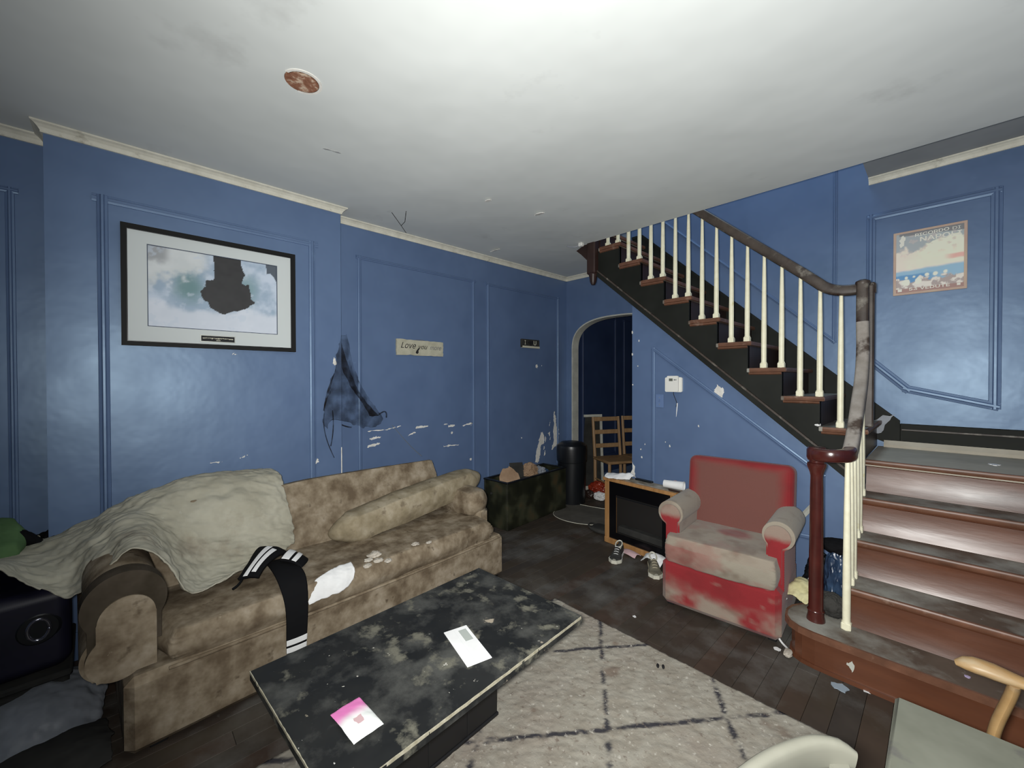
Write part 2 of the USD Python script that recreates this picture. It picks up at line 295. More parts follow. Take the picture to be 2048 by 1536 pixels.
M['green'] = mat('green_cloth', (6., 4., [(.3, (.06, .125, .045)), (.7, (.115, .215, .085))]), rough=.85)
M['charcoal'] = mat('charcoal_cloth', (6., 4., [(.3, (.018, .018, .017)), (.7, (.045, .043, .039))]), rough=.9)
M['cardboard'] = mat('brown_cardboard', (7., 5., [(.3, (.26, .165, .10)), (.7, (.40, .27, .175))]), rough=.85)
M['redbag'] = mat('red_plastic_bag', (9., 4., [(.3, (.20, .018, .010)), (.7, (.36, .045, .018))]), rough=.3, spec=.6)
M['rust'] = mat('rusted_ceiling_box', (26., 6., [(.3, (.15, .05, .022)), (.5, (.26, .12, .07)), (.62, (.55, .42, .31))]), rough=.8, bump=(60., .5, .006))
M['frame'] = mat('black_frame_wood', (.008, .008, .008), rough=.6, spec=.2)
M['matboard'] = mat('pale_mat_board', (.62, .66, .66), rough=.85, spec=.15)
M['art'] = mat('printed_picture', 'tint', rough=.55, spec=.3)
M['brass'] = mat('silver_plaque_border', (.35, .36, .33), rough=.4, metallic=.5)
M['signwood'] = mat('distressed_cream_sign', (16., 5., [(.3, (.36, .345, .26)), (.7, (.50, .48, .38))]), rough=.8)
M['ink'] = mat('black_ink', (.012, .012, .014), rough=.7)
M['greyink'] = mat('faded_grey_ink', (.15, .155, .165), rough=.8)
M['paleink'] = mat('pale_lettering', (.55, .53, .42), rough=.7)
M['switch'] = mat('blue_painted_switch_plate', (.13, .20, .37), rough=.4)
M['lcd'] = mat('grey_green_display', (.13, .14, .12), rough=.3)
M['mesh'] = mat('black_netting', (.02, .02, .024), rough=.95, spec=.02, anoise=(9., .05, .32))
M['net2'] = mat('dense_black_netting', (.022, .018, .016), rough=.95, spec=.02, anoise=(14., .15, .55))
M['glassblack'] = mat('black_firebox_glass', (.004, .004, .005), rough=.18, spec=.5)
M['firebox'] = mat('dark_firebox_lining', (.018, .016, .015), rough=.6)
M['paper2'] = mat('blue_grey_scrap_paper', (.30, .36, .42), rough=.8)
M['matgrey'] = mat('grey_floor_covering', (5., 5., [(.3, (.075, .068, .058)), (.7, (.125, .115, .10))]), rough=.9)
M['tan'] = mat('tan_canvas', (9., 4., [(.3, (.10, .09, .065)), (.7, (.17, .155, .115))]), rough=.8)
M['gold'] = mat('worn_gold_sole', (.52, .46, .33), rough=.5)
M['pink'] = mat('pink_cloth', (.62, .42, .44), rough=.8)
M['mutedwall'] = mat('upstairs_wall_paint', (.30, .36, .45), rough=.6)

# ---------------------------------------------------------------- room shell
XL, XB, YB, XR, YF, ZC, YS = -3.38, -3.195, 4.2, .78, -2.15, 2.82, 3.385
B0, B1 = -.285, 1.224          # the chimney breast along the left wall
HX = -2.36                     # left end of the stairwell opening
wl_ = struct('wall_left', ext_xy([(-3.6, YF-.15), (XL, YF-.15), (XL, B0), (XB, B0), (XB, B1), (XL, B1), (XL, YB+.06), (-3.6, YB+.06)], 0, ZC), M['wall'], label='blue painted left wall with a projecting chimney breast and panel mouldings')
arch = shapely.unary_union([shapely.box(-3.28, -.1, -2.0, 1.9), Polygon([(-2.64+.64*np.sign(math.cos(a))*abs(math.cos(a))**.75, 1.88+.37*abs(math.sin(a))**.75) for a in np.linspace(0, PI, 40)])])
backp = Polygon([(-3.5, 0), (XR+.1, 0), (XR+.1, 5.2), (-2.45, 5.2), (-2.45, ZC), (-3.5, ZC)]).difference(arch)
wb = struct('wall_back', ext_xz(backp, YB, YB+.12), M['wall'], label='blue back wall with an arched opening, running up behind the stairs')
al = arch.boundary.difference(shapely.box(-5, -1, 0, .02))
part(wb, 'arch_lining', ext_xz(arch.buffer(.012).difference(arch.buffer(-.004)).difference(shapely.box(-5, -1, 0, 0)), YB-.004, YB+.118), M['archtrim'], label='pale bare plaster lining of the arch')
struct('wall_right', box(XR, XR+.12, YF, 7.2, 0, 5.2), M['wall'], label='blue right party wall')
fpoly = shapely.box(-3.5, 0, XR+.1, ZC)
struct('wall_front', ext_xz(fpoly, YF-.12, YF), M['wall'], label='plain blue front wall behind the camera')
wd_ = struct('wall_dining_left', box(-3.6, XL, YB+.06, 7.2, 0, ZC), M['navywall'], label='left wall of the next room, its blue darkened for flash falloff')
struct('wall_far', box(-3.5, XR, 7.1, 7.25, 0, ZC), M['navywall'], label='far wall of the next room, its blue darkened for flash falloff')
# ceiling with the stairwell opening and a round hole for the electrical box
cb = (-1.96, .59)
cpoly = shapely.box(-3.6, YF-.1, XR+.1, 7.2).difference(shapely.box(HX, 3.29, XR+.05, YB+.06)).difference(Point(*cb).buffer(.072, 24))
cl = struct('ceiling', ext_xy(cpoly, ZC, ZC+.14), M['ceiling'], label='stained white plaster ceiling')
sf = struct('ceiling_soffit', cat_([box(-.40, XR, 3.29, YB, 3.045, 3.2), box(-.40, XR, 3.2, 3.29, ZC+.14, 3.2)]), M['soffit'], label='grey soffit above the stair landing')
struct('wall_upper_front', box(-3.5, XR, 2.3, 2.42, ZC+.14, 5.2), M['mutedwall'], label='upstairs hall wall')
struct('wall_upper_left', box(-3.6, -3.48, 2.3, 7.2, ZC+.14, 5.2), M['mutedwall'], label='upstairs end wall')
struct('wall_upper_back', box(-3.5, -2.45, 5.0, 5.12, ZC+.14, 5.2), M['mutedwall'], label='upstairs back wall')
upc = shapely.box(-3.6, 2.3, XR+.1, 7.2).difference(shapely.box(-1.5, 3.2, -.5, 4.0))  # opening made for the added fill light above the stairs
struct('ceiling_upper', ext_xy(upc, 5.2, 5.3), M['ceiling'], label='unseen upstairs ceiling with an opening for the added fill light')
# floor planks along the room's depth
sub = struct('floor', box(-3.6, XR+.1, YF-.1, 7.2, -.06, -.022), M['dirt'], label='dark worn wood plank floor')
g = np.random.default_rng(3); x = -3.38; pw = .0925; row = 0
while x < XR:
    y = YF-g.uniform(0, 1.2)
    while y < 5.6:
        ln = g.uniform(1.5, 2.6)
        if y+ln > 5.6: ln = 1.7
        y0, y1 = max(y, YF), min(y+ln, 7.15)
        if y1-y0 > .1 and not (y0 > 3.5 and x > -1.9) and not (y1 < -.9) and not (x < -2.6 and y1 < 0.):
            part(sub, 'plank', box(x+.0006, min(x+pw, XR)-.0006, y0+.0006, y1-.0006, -.024, g.uniform(-.0006, .0004), .0010), M['plank'][g.integers(4)])
        y += ln
    x += pw; row += 1
part(sub, 'plank_field', cat_([box(-3.38, XR, 5.6, 7.15, -.024, -.001), box(-1.9, XR, 3.5, 5.6, -.024, -.001), box(-3.38, XR, YF, -.9, -.024, -.001), box(-3.38, -2.6, -.9, 0., -.024, -.001)]), M['plank'][0], kind='stuff')
# cornices: cove profile (out from the wall, down from the ceiling)
COVE = [(0, 0), (.042, 0), (.042, -.008), (.030, -.014), (.018, -.026), (.010, -.040), (.010, -.048), (0, -.048)]
def cornice(x0, y0, x1, y1, nx, ny, z=ZC, e0=0, e1=0):
    d = np.array([x1-x0, y1-y0], float); L = np.hypot(*d); d /= L
    m = extr(Polygon(COVE), L); v, f = vf(m); w = np.zeros_like(v)
    v[:, 2] += np.where(v[:, 2] > L/2, e1*v[:, 0], -e0*v[:, 0])
    w[:, 0] = x0+v[:, 0]*nx+v[:, 2]*d[0]; w[:, 1] = y0+v[:, 0]*ny+v[:, 2]*d[1]; w[:, 2] = z+v[:, 1]
    M_ = trimesh.Trimesh(w, f, process=False)
    if M_.volume < 0: M_.invert()
    return M_
tr = struct('trim_1', cornice(XL, B1-.0, XL, YB, 1, 0), M['cream'], label='cream cornice along the left wall beyond the chimney breast')
struct('trim_2', cat_([cornice(XB, B0, XB, B1, 1, 0, e0=1, e1=1), cornice(XL, B1, XB, B1, 0, 1, e1=1), cornice(XL, B0, XB, B0, 0, -1, e1=1)]), M['cream'], label='cream cornice around the chimney breast')
struct('trim_3', cornice(XL, YF, XL, B0-.0, 1, 0), M['cream'], label='cream cornice left of the chimney breast')
struct('trim_4', cornice(XL, YB, HX-.0, YB, 0, -1), M['cream'], label='cream cornice above the arch')
struct('trim_5', cornice(-.40, YB, XR, YB, 0, -1, 3.045), M['cream'], label='cream cornice above the stair landing wall')
struct('trim_6', cornice(XL, YB+.12, XL, 7.1, 1, 0), M['cream'], label='cream cornice in the next room')
struct('baseboard_left', cat_([box(XL, XL+.018, B1, YB, 0, .15, .005), box(XB, XB+.018, B0, B1, 0, .15, .005), box(XL, XL+.018, YF, B0, 0, .15, .005), box(XL, XL+.018, YB+.12, 7.1, 0, .15, .005)]), M['wall'], label='blue painted baseboard of the left wall')
# panel mouldings, each strip a part of its wall
_mk = [0]
def strip3(p, q, w, h, put):
    p, q = np.array(p, float), np.array(q, float); d = (q-p)/np.hypot(*(q-p)); n = np.array([-d[1], d[0]]); p, q = p-d*w*.38, q+d*w*.38
    S = [(-.5, 0), (.5, 0), (.46, .45), (.22, .62), (.10, 1.), (-.10, 1.), (-.22, .62), (-.46, .45)]
    v = np.array([(*(e+n*a*w), b*h) for e in (p, q) for a, b in S])
    k = len(S); f = []
    for i in range(k):
        j = (i+1) % k; f += [(i, j, k+j), (i, k+j, k+i)]
    for i in range(1, k-1): f += [(0, i+1, i), (k, k+i, k+i+1)]
    m = trimesh.Trimesh(put(v), f, process=False)
    if m.volume < 0: m.invert()
    return m
def mould_left(p, q, X, w=.040, h=.013, t=None, m='wall'):
    _mk[0] += 1; h = h+.0004*(_mk[0] % 4)
    part(t or wl_, 'panel_moulding', strip3(p, q, w, h, lambda v: np.stack([X+v[:, 2], v[:, 0], v[:, 1]], 1)), M[m])
def panel_left(y0, y1, z0, z1, X, w=.034, **k):
    for p, q in (((y0, z0), (y0, z1)), ((y1, z0), (y1, z1)), ((y0-w/2, z1), (y1+w/2, z1)), ((y0-w/2, z0), (y1+w/2, z0))): mould_left(p, q, X, w, **k)
for p_, q_, h_ in (((-.072, .42), (-.072, 2.5), .026), ((1.016, .42), (1.016, 2.5), .013), ((-.095, 2.5), (1.04, 2.5), .008), ((-.095, .42), (1.04, .42), .013)): mould_left(p_, q_, XB, .046, h_)
panel_left(1.45, 2.66, .42, 2.53, XL)
panel_left(2.86, 4.02, .42, 2.53, XL)
panel_left(-2.0, -.42, .42, 2.5, XL)
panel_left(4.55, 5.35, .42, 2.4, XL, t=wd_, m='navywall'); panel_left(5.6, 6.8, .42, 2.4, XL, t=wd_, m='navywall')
def mould_back(t, p, q, Y, w=.042, h=.015):
    _mk[0] += 1; h = h+.0004*(_mk[0] % 5)
    part(t, 'panel_moulding', strip3(p, q, w, h, lambda v: np.stack([v[:, 0], Y-v[:, 2], v[:, 1]], 1)), M['wall'])
def ring(t, pts, Y, w=.036):
    for p, q in zip(pts, pts[1:]+pts[:1]): mould_back(t, p, q, Y, w)
ring(wb, [(-.385, 2.745), (.243, 2.745), (.243, 1.318), (-.178, 1.425), (-.385, 1.645)], YB, .056)
ring(wb, [(-.607, 1.806), (-2.25, 3.36), (-2.25, 4.9), (-.607, 4.9)], YB, .032)
# holes, peeled patches and scratches
def peel_left(pts, X=XL, seed=0, amp=.006, mat_='plaster'):
    part(wl_, 'bare_plaster_patch', ext_yz(ragged(pts, amp, 5, seed), X, X+.0022), M[mat_])
peel_left([(3.60, .50), (3.62, .62), (3.66, .72), (3.70, .84), (3.735, .86), (3.76, .80), (3.765, .72), (3.70, .69), (3.69, .58), (3.66, .50)], seed=1)
peel_left([(3.90, .62), (3.99, .66), (4.04, .74), (4.045, .86), (4.0, .90), (3.985, .96), (3.98, 1.03), (3.955, 1.10), (3.94, 1.03), (3.95, .94), (3.935, .84), (3.94, .72)], seed=2)
for i, p in enumerate([[(3.78, .70), (3.80, .78), (3.785, .80)], [(3.83, .83), (3.87, .85), (3.87, .79), (3.85, .82)], [(3.87, .74), (3.885, .78), (3.87, .76)], [(3.86, .92), (3.875, .99), (3.865, .95)], [(3.76, .56), (3.775, .63), (3.79, .58)], [(3.75, .64), (3.765, .68), (3.77, .65)]]): peel_left(p, seed=10+i, amp=.003)
def streak(y0, z0, y1, z1, h, X=XL, seed=0): peel_left([(y0, z0-h/2), ((y0+y1)/2, (z0+z1)/2-h/2), (y1, z1-h*.2), (y1, z1+h*.2), ((y0+y1)/2, (z0+z1)/2+h/2), (y0, z0+h*.2)], X, seed, .0035)
for i, s_ in enumerate([(1.515, 1.06, 1.70, 1.06, .012), (1.70, 1.065, 1.83, 1.085, .008), (1.53, .995, 1.63, 1.0, .018), (1.51, .93, 1.62, .945, .022), (1.98, 1.055, 2.11, 1.06, .02), (1.90, .99, 1.97, 1.01, .010), (2.34, 1.04, 2.42, 1.04, .022), (2.29, .845, 2.47, .84, .012), (1.455, .90, 1.457, 1.05, .008), (2.52, 1.03, 2.66, 1.05, .014), (2.62, 1.02, 2.67, 1.08, .014), (2.29, 1.06, 2.33, 1.06, .008)]): streak(*s_, seed=30+i)
for i, (y, z, r) in enumerate([(2.385, .97, .012), (3.63, 1.66, .022), (3.72, 1.67, .006), (3.37, .82, .008), (2.62, .67, .014), (1.452, 1.0, .012)]): part(wl_, 'paint_chip', ext_yz(ragged([(y+r*math.cos(a), z+r*math.sin(a)*1.1) for a in np.linspace(0, 2*PI, 6)[:-1]], r*.2, 2, i), XL, XL+.002), M['plaster'])
peel_left([(1.160, 1.625), (1.168, 1.67), (1.182, 1.66), (1.19, 1.62), (1.18, 1.61)], XB, 51, .003)
streak(.40, .975, .46, .975, .006, XB, 52); streak(.52, 1.75-.08, .54, 1.67, .006, XB, 53); streak(.56, .985, .60, 1.0, .008, XB, 54)
part(wl_, 'bare_corner_edge', box(XB-.001, XB+.0015, B1-.006, B1+.0012, .55, .98), M['plaster'])
for z in (.60, .88): part(wl_, 'paint_chip', ext_yz(ragged([(1.03, z), (1.04, z+.04), (1.05, z+.02)], .004, 3, int(z*100)), XB, XB+.014), M['plaster'])
# ---------------------------------------------------------------- ceiling marks
part(cl, 'plaster_scar', ext_xy(ragged([(-2.445, .80), (-2.432, .87), (-2.425, .93), (-2.418, .93), (-2.425, .86)], .003, 4, 3), ZC-.003, ZC), M['soffit'])
def cbit(x, y, r, d, seed): part(cl, 'loose_plaster_flake', mv(rot(ext_xy(ragged([(r*math.cos(a), .6*r*math.sin(a)) for a in np.linspace(0, 2*PI, 7)[:-1]], r*.15, 3, seed), 0, .004), d, (1, 0, 0)), (x, y, ZC-.012)), M['plaster'])
cbit(-3.13, 2.75, .06, .35, 1); cbit(-2.21, 2.40, .045, .2, 2); cbit(-2.3, 1.95, .03, .1, 5)
part(cl, 'wall_crack', cat_([ext_xy(LineString(p).buffer(.0022), ZC-.001, ZC) for p in ([(-2.9, 1.62), (-3.1, 1.72), (-3.2, 1.74), (-3.33, 1.86)], [(-3.2, 1.74), (-3.0, 1.55)])]), M['dirt'])
bx = thing('ceiling_electrical_box', 'open round rusty electrical box left in the ceiling plaster', 'ceiling box', (cb[0], cb[1], ZC))
part(bx, 'cup', lathe([(.071, -.002), (.071, .05), (.0, .05), (.0, .046), (.064, .046), (.066, -.003)], 28), M['rust'], smooth=30)
part(bx, 'cover_plate', lathe([(.0, .012), (.045, .010), (.052, .016), (.050, .024), (.0, .026)], 20), M['rust'], smooth=30)
part(bx, 'torn_rim', ext_xy(Point(0, 0).buffer(.071).buffer(.0).boundary.buffer(.007).difference(shapely.box(-1, -1, .02, .0)), -.003, .001), M['plaster'])
s2 = thing('ceiling_hook', 'small broken white fitting on the ceiling edge beside the stair top', 'hook', (-2.42, 3.22, ZC))
part(s2, 'arm', tube([(0, 0, 0), (-.02, -.02, -.03), (-.09, -.06, -.028), (-.11, -.07, -.02)], .006, 8, 16), M['greybag'], smooth=True)
part(s2, 'stub', box(-.015, .03, -.02, .02, -.035, 0, .006), M['whiteplastic'])

# ---------------------------------------------------------------- staircase
SR, RUN, NX, NY = .1975, .2166, -.31, 2.55
st = thing('staircase', 'dark wooden staircase with cream balusters rising to a landing and turning left', 'staircase', (-.335, 2.7, 0))
W = dict(world=True)
def riser_profile(y, z0, z1): return [(y, z1), (y+.02, z1), (y+.02, z0), (y-.0245, z0)]+[(y-.0245*(1-u)**2.2, z0+(z1-z0)*u) for u in np.linspace(.06, .94, 14)]
def nose_poly(y0, y1, z, t=.03): return [(y0+.004, z), (y1, z), (y1, z-t), (y0+.006, z-t), (y0+.001, z-t*.72), (y0, z-t*.4), (y0+.001, z-t*.15)]
bull = [(XR, 2.55), (-.172, 2.55), (-.37, 2.552), (-.45, 2.556), (-.515, 2.57), (-.562, 2.60), (-.592, 2.65), (-.602, 2.72), (-.59, 2.79), (-.555, 2.85), (-.49, 2.895), (-.40, 2.91), (-.345, 2.91)]
bp = Polygon(bull+[(-.345, 2.80), (XR, 2.80)])
part(st, 'bullnose_tread', ext_xy(bp.buffer(-.006), SR-.03, SR), M['tread'], world=True)
part(st, 'nosing', ext_xy(bp.difference(bp.buffer(-.012)).difference(shapely.box(-.3, 2.7, 2, 3)), SR-.034, SR+.001), M['nose'], world=True)
inner = bp.buffer(-.032).simplify(.001)
part(st, 'bullnose_riser', cat_([ext_xy(inner, 0, SR-.03), ext_xy(bp.buffer(-.022), 0, .02)]), M['stair'], world=True)
for k in range(2, 6):
    y = NY+RUN*(k-1); z = SR*k
    part(st, 'riser', ext_yz(riser_profile(y+.03, z-SR, z-.03), -.33, XR), M['stair'], smooth=35, world=True)
    if k < 5:
        part(st, 'tread', ext_yz(nose_poly(y+.012, y+RUN+.03, z), -.345, XR), M['tread'], world=True)
    part(st, 'nosing', ext_yz(nose_poly(y, y+.02, z+.0005, .031), -.348, XR), M['nose'], smooth=40, world=True)
    part(st, 'cove_moulding', ext_yz([(y+.03, z-.03), (y+.013, z-.03), (y+.018, z-.041), (y+.03, z-.046)], -.335, XR), M['stair'], world=True)
y5 = NY+RUN*4
part(st, 'landing_floor', box(-.335, XR, y5+.012, YB, SR*5-.04, SR*5, .002), M['landing'], world=True)
part(st, 'shoe_moulding', ext_yz([(YB, SR*5), (YB-.04, SR*5), (YB-.04, SR*5+.02), (YB-.02, SR*5+.05), (YB, SR*5+.05)], -.30, XR), M['landing'], world=True)
part(st, 'side_panel', ext_yz([(2.90, 0), (3.385, 0), (3.385, SR*5-.04), (NY+RUN*4+.03, SR*5-.04)]+[q for k in (4, 3, 2) for q in ((NY+RUN*k+.03, SR*k-.03), (NY+RUN*(k-1)+.03, SR*k-.03))]+[(NY+RUN+.03, SR), (2.90, SR)], -.335, -.32), M['wall'], world=True)
for k in range(6, 16):
    x = NX-RUN*(k-6); z = SR*k
    part(st, 'riser', box(x-.05, x-.03, YS-.02, YB, z-SR, z-.03), M['dkriser'], world=True)
    part(st, 'tread', box(x-RUN-.035, x-.012, 3.335, YB, z-.03, z, .004), M['tread'], world=True)
    part(st, 'nosing', cat_([ext_xz([(x-.015, z-.03), (x-.002, z-.027), (x, z-.012), (x-.003, z+.0008), (x-.015, z+.0008)], 3.33, YB), ext_yz([(3.335, z-.03), (3.322, z-.027), (3.318, z-.012), (3.322, z+.0008), (3.335, z+.0008)], x-RUN-.012, x-.002)]), M['nose'], world=True)
    part(st, 'cove_moulding', ext_yz([(3.345, z-.03), (3.330, z-.03), (3.334, z-.042), (3.345, z-.048)], x-RUN-.02, x-.03), M['nose'], world=True)
def low(x): return 1.055+(-.636-x)*.862
sp = [(-.335, low(-.335)), (-.335, SR*6-.03)]
for k in range(6, 15):
    x = NX-RUN*(k-6); sp += [(x-.03, SR*k-.03), (x-RUN-.03, SR*k-.03)]
sp += [(HX-.0, SR*15-.03), (HX-.0, low(HX))]
part(st, 'stringer', ext_xz(sp, 3.345, 3.383), M['stringer'], world=True)
part(st, 'stringer_moulding', ext_xz([(-.335, low(-.335)), (HX, low(HX)), (HX, low(HX)+.055), (-.335, low(-.335)+.055)], 3.328, 3.3449), M['stringer'], world=True)
part(st, 'stringer_bead', ext_xz([(-.335, low(-.335)+.05), (HX, low(HX)+.05), (HX, low(HX)+.066), (-.335, low(-.335)+.066)], 3.322, 3.3449), M['rail'], world=True)
part(st, 'stair_soffit', ext_xz([(-.335, low(-.335)+.03), (HX, low(HX)+.03), (HX, low(HX)+.06), (-.335, low(-.335)+.06)], 3.383, YB), M['wall'], world=True)
# skirting on the wall side: along the flight, then along the landing
def sk_(x): return 1.17+(-.213-x)*.915
part(st, 'wall_skirting', cat_([ext_xz([(-.213, 1.17), (-2.30, sk_(-2.30)), (-2.42, sk_(-2.30)), (-2.42, sk_(-2.30)-.55), (-.7, SR*6), (-.213, SR*5)], YB-.02, YB), box(-.213, XR, YB-.02, YB, SR*5, 1.168, .004)]), M['stringer'], world=True)
part(st, 'skirting_cap', cat_([ext_xz([(-.213, 1.165), (-2.30, sk_(-2.30)-.005), (-2.30, sk_(-2.30)+.022), (-.213, 1.19)], YB-.03, YB), box(-2.42, -2.30, YB-.03, YB, sk_(-2.30)-.005, sk_(-2.30)+.02)]), M['stringer'], world=True)
part(st, 'skirting_bead', box(-.205, XR, YB-.028, YB-.018, 1.118, 1.130, .002), M['rail'], world=True)
# balusters
def bal(x, y, z0, z1):
    L = z1-z0
    m = lathe([(.021, 0), (.021, .034), (.0215, .038), (.0175, .046), (.0178, .07), (.0178, L*.3), (.0145, L*.7), (.0105, L)], 12)
    b = box(-.021, .021, -.021, .021, 0, .036, .004)
    part(st, 'baluster', mv(cat_([m, b]), (x, y, z0)), M['baluster'], smooth=35, world=True)
YBAL = 3.365
for j in range(20):
    x = -.452-.1095*j; k = 6+(j+1)//2
    zt = 2.04 if j == 0 else 2.195+.9*(-.664-x)
    if SR*k < 2.95: bal(x, YBAL, SR*k, zt)
def lowrail(y): return 1.12+max(0, y-2.83)*.912
for y, k in [(2.722, 1), (2.83, 2), (2.938, 2), (3.046, 3), (3.155, 3), (3.262, 4)]: bal(-.335, y, SR*k, lowrail(y)-.02)
# handrails
RP = [(.031*np.sign(math.cos(a))*abs(math.cos(a))**.6, .034*np.sign(math.sin(a))*abs(math.sin(a))**.6) for a in np.linspace(0, 2*PI, 16, endpoint=False)]
pu = np.vstack([spline([(-.345, YBAL, 2.07), (-.42, YBAL, 2.066), (-.50, YBAL, 2.085), (-.58, YBAL, 2.15)], 14)[:-1], [(-.664, YBAL, 2.225), (-2.3, YBAL, 2.225+.9*1.636)]])
part(st, 'handrail', sweep(pu, RP), M['rail'], smooth=40, world=True)
pl = np.vstack([spline([(-.335, 2.80, 1.11), (-.335, 2.86, 1.145), (-.335, 3.12, 1.385), (-.335, 3.21, 1.475), (-.335, 3.285, 1.62), (-.338, 3.315, 1.78)], 26), [(-.340, 3.325, 1.85)]])
part(st, 'gooseneck', sweep(pl, np.array(RP)*1.05, (0, -.7, .7)), M['dustrail'], smooth=40, world=True, label='dusty grey rising gooseneck of the lower handrail')
part(st, 'gooseneck_post', sweep(spline([(-.340, 3.325, 1.80), (-.342, 3.335, 1.92), (-.343, 3.345, 2.03), (-.344, 3.35, 2.10)], 10), np.array(RP)*1.02, (0, -1, 0)), M['rail'], smooth=40, world=True)
part(st, 'rail_cap', cat_([lathe([(0, 0), (.034, .0), (.038, .012), (.036, .024), (.018, .034), (0, .036)], 14, (-.344, 3.35, 2.085)), box(-.315, -.285, 3.36, 3.42, 2.03, 2.10, .008), box(-.34, -.29, 3.352, 3.40, 1.2, 2.085, .008)]), M['rail'], smooth=40, world=True)
volute = spline([(-.462, 2.690, 1.098), (-.42, 2.672, 1.098), (-.37, 2.682, 1.10), (-.337, 2.735, 1.102), (-.335, 2.805, 1.112)], 18)
part(st, 'handrail_volute', cat_([sweep(volute, np.array(RP)*1.02), lathe([(0, -.036), (.040, -.036), (.046, -.02), (.046, .02), (.038, .034), (0, .036)], 18, (-.462, 2.706, 1.10))]), M['newel'], smooth=40, world=True)
part(st, 'newel_post', lathe([(.042, 0), (.042, .01), (.037, .03), (.036, .05), (.040, .055), (.034, .065), (.0325, .3), (.029, .72), (.0275, .78), (.031, .80), (.036, .815), (.043, .835), (.043, .850), (.034, .855), (.034, .87)], 20, (-.462, 2.706, SR)), M['newel'], smooth=40, world=True)
# drop newel and fascia bracket at the top
part(st, 'drop_newel', cat_([box(-2.395, -2.30, 3.28, 3.375, 2.52, ZC+.10, .012), lathe([(0, -.08), (.018, -.078), (.030, -.05), (.036, -.01), (.045, .03), (.046, .05), (0, .05)], 16, (-2.348, 3.328, 2.50))]), M['dkriser'], smooth=30, world=True)
part(st, 'fascia_bracket', ext_xz([(-2.53, 2.785), (-2.36, 2.85), (-2.34, 2.85), (-2.34, 2.60), (-2.40, 2.665), (-2.47, 2.735)], 3.30, 3.345), M['dkriser'], world=True)
part(st, 'rail_bracket', tube([(-2.33, 4.18, 2.76), (-2.33, 4.12, 2.75), (-2.33, 4.11, 2.79), (-2.33, 4.13, 2.83), (-2.33, 4.18, 2.84)], .010, 8, 20), M['cream'], smooth=True, world=True)
# wall beneath the flight
us = [(-1.958, 0), (-.335, 0), (-.335, low(-.335)+.02), (-1.958, low(-1.958)+.02)]
wu = struct('wall_stair', cat_([ext_xz(us, YS, YS+.06), box(-1.958, -1.90, YS+.06, YB, 0, 2.2)]), M['wall'], label='blue panelled wall under the stairs')
mould_back(wu, (-1.752, .42), (-1.752, 1.765), YS, .038); mould_back(wu, (-1.752, 1.765), (-.55, .855), YS, .038); mould_back(wu, (-.55, .855), (-.55, .42), YS, .038); mould_back(wu, (-1.752, .42), (-.55, .42), YS, .038)
part(wu, 'bare_plaster_patch', ext_xz(ragged([(-1.245, 1.40), (-1.225, 1.43), (-1.21, 1.455), (-1.195, 1.44), (-1.175, 1.435), (-1.165, 1.40), (-1.18, 1.36), (-1.20, 1.345), (-1.215, 1.37)], .004, 4, 4), YS-.0022, YS), M['plaster'])
part(wu, 'bare_plaster_patch', ext_xz(ragged([(-1.96, .60), (-1.955, .74), (-1.93, .70), (-1.925, .62)], .006, 4, 6), YS-.0022, YS), M['plaster'])
for i, (x, z, r) in enumerate([(-1.36, 1.12, .010), (-1.90, 1.62, .008), (-1.86, .80, .012), (-1.83, .92, .008), (-1.60, .93, .012), (-1.89, 1.85, .010), (-1.955, 1.93, .016), (-1.955, 1.73, .012), (-1.952, 1.45, .009), (-1.64, .96, .006), (-1.87, .87, .009)]): part(wu, 'paint_chip', ext_xz(ragged([(x+r*math.cos(a)*.6, z+r*math.sin(a)) for a in np.linspace(0, 2*PI, 6)[:-1]], r*.2, 2, 60+i), YS-.002, YS), M['plaster'])
# ---------------------------------------------------------------- furniture
def N3(p, sc, seed=0.): return meshkit.fbm(np.asarray(p)*sc+seed*11.7)
def sstep(x, a, b): t = np.clip((x-a)/(b-a), 0, 1); return t*t*(3-2*t)
def mixc(c, d, w): return np.asarray(c)*(1-w[:, None])+np.asarray(d)*w[:, None]
# sofa: local x towards its front, local y along the wall
sofa = thing('sofa', 'long worn tan floral sofa with rolled arms against the blue wall', 'sofa', (-2.7, 1.0, 0), math.radians(3.4))
part(sofa, 'base', fine(box(-.40, .462, -1.035, 1.085, .012, .32, .03), .12), M['floral'], smooth=50)
sc_ = pillow(.86, 2.03, .17, e=.26, n=5, amp=.018, sc=5., seed=2, loc=(.045, .045, .368))
part(sofa, 'seat_cushion', sc_, M['floral'], smooth=True)
part(sofa, 'cushion_piping', tube([(.462, -.90, .315), (.467, -.4, .308), (.468, .3, .305), (.464, 1.03, .315)], .008, 8, 30), M['floral'], smooth=True)
bk = pillow(.24, 1.94, .48, e=.20, n=5, amp=.016, sc=5., seed=6)
bk = rot(bk, -.30, (0, 1, 0)); bk = mv(bk, (-.235, -.005, .59))
part(sofa, 'backrest', bk, M['floral'], smooth=True)
part(sofa, 'back_frame', rot(box(-.43, -.33, -.97, .95, .05, .72, .03), -.06, (0, 1, 0), (-.4, 0, 0)), M['floral'], smooth=40)
part(sofa, 'torn_corner', blob((.022, .035, .022), 3, .5, 6, 2, (-2.975, 1.86, .795)), M['charcoal'], smooth=25, world=True)
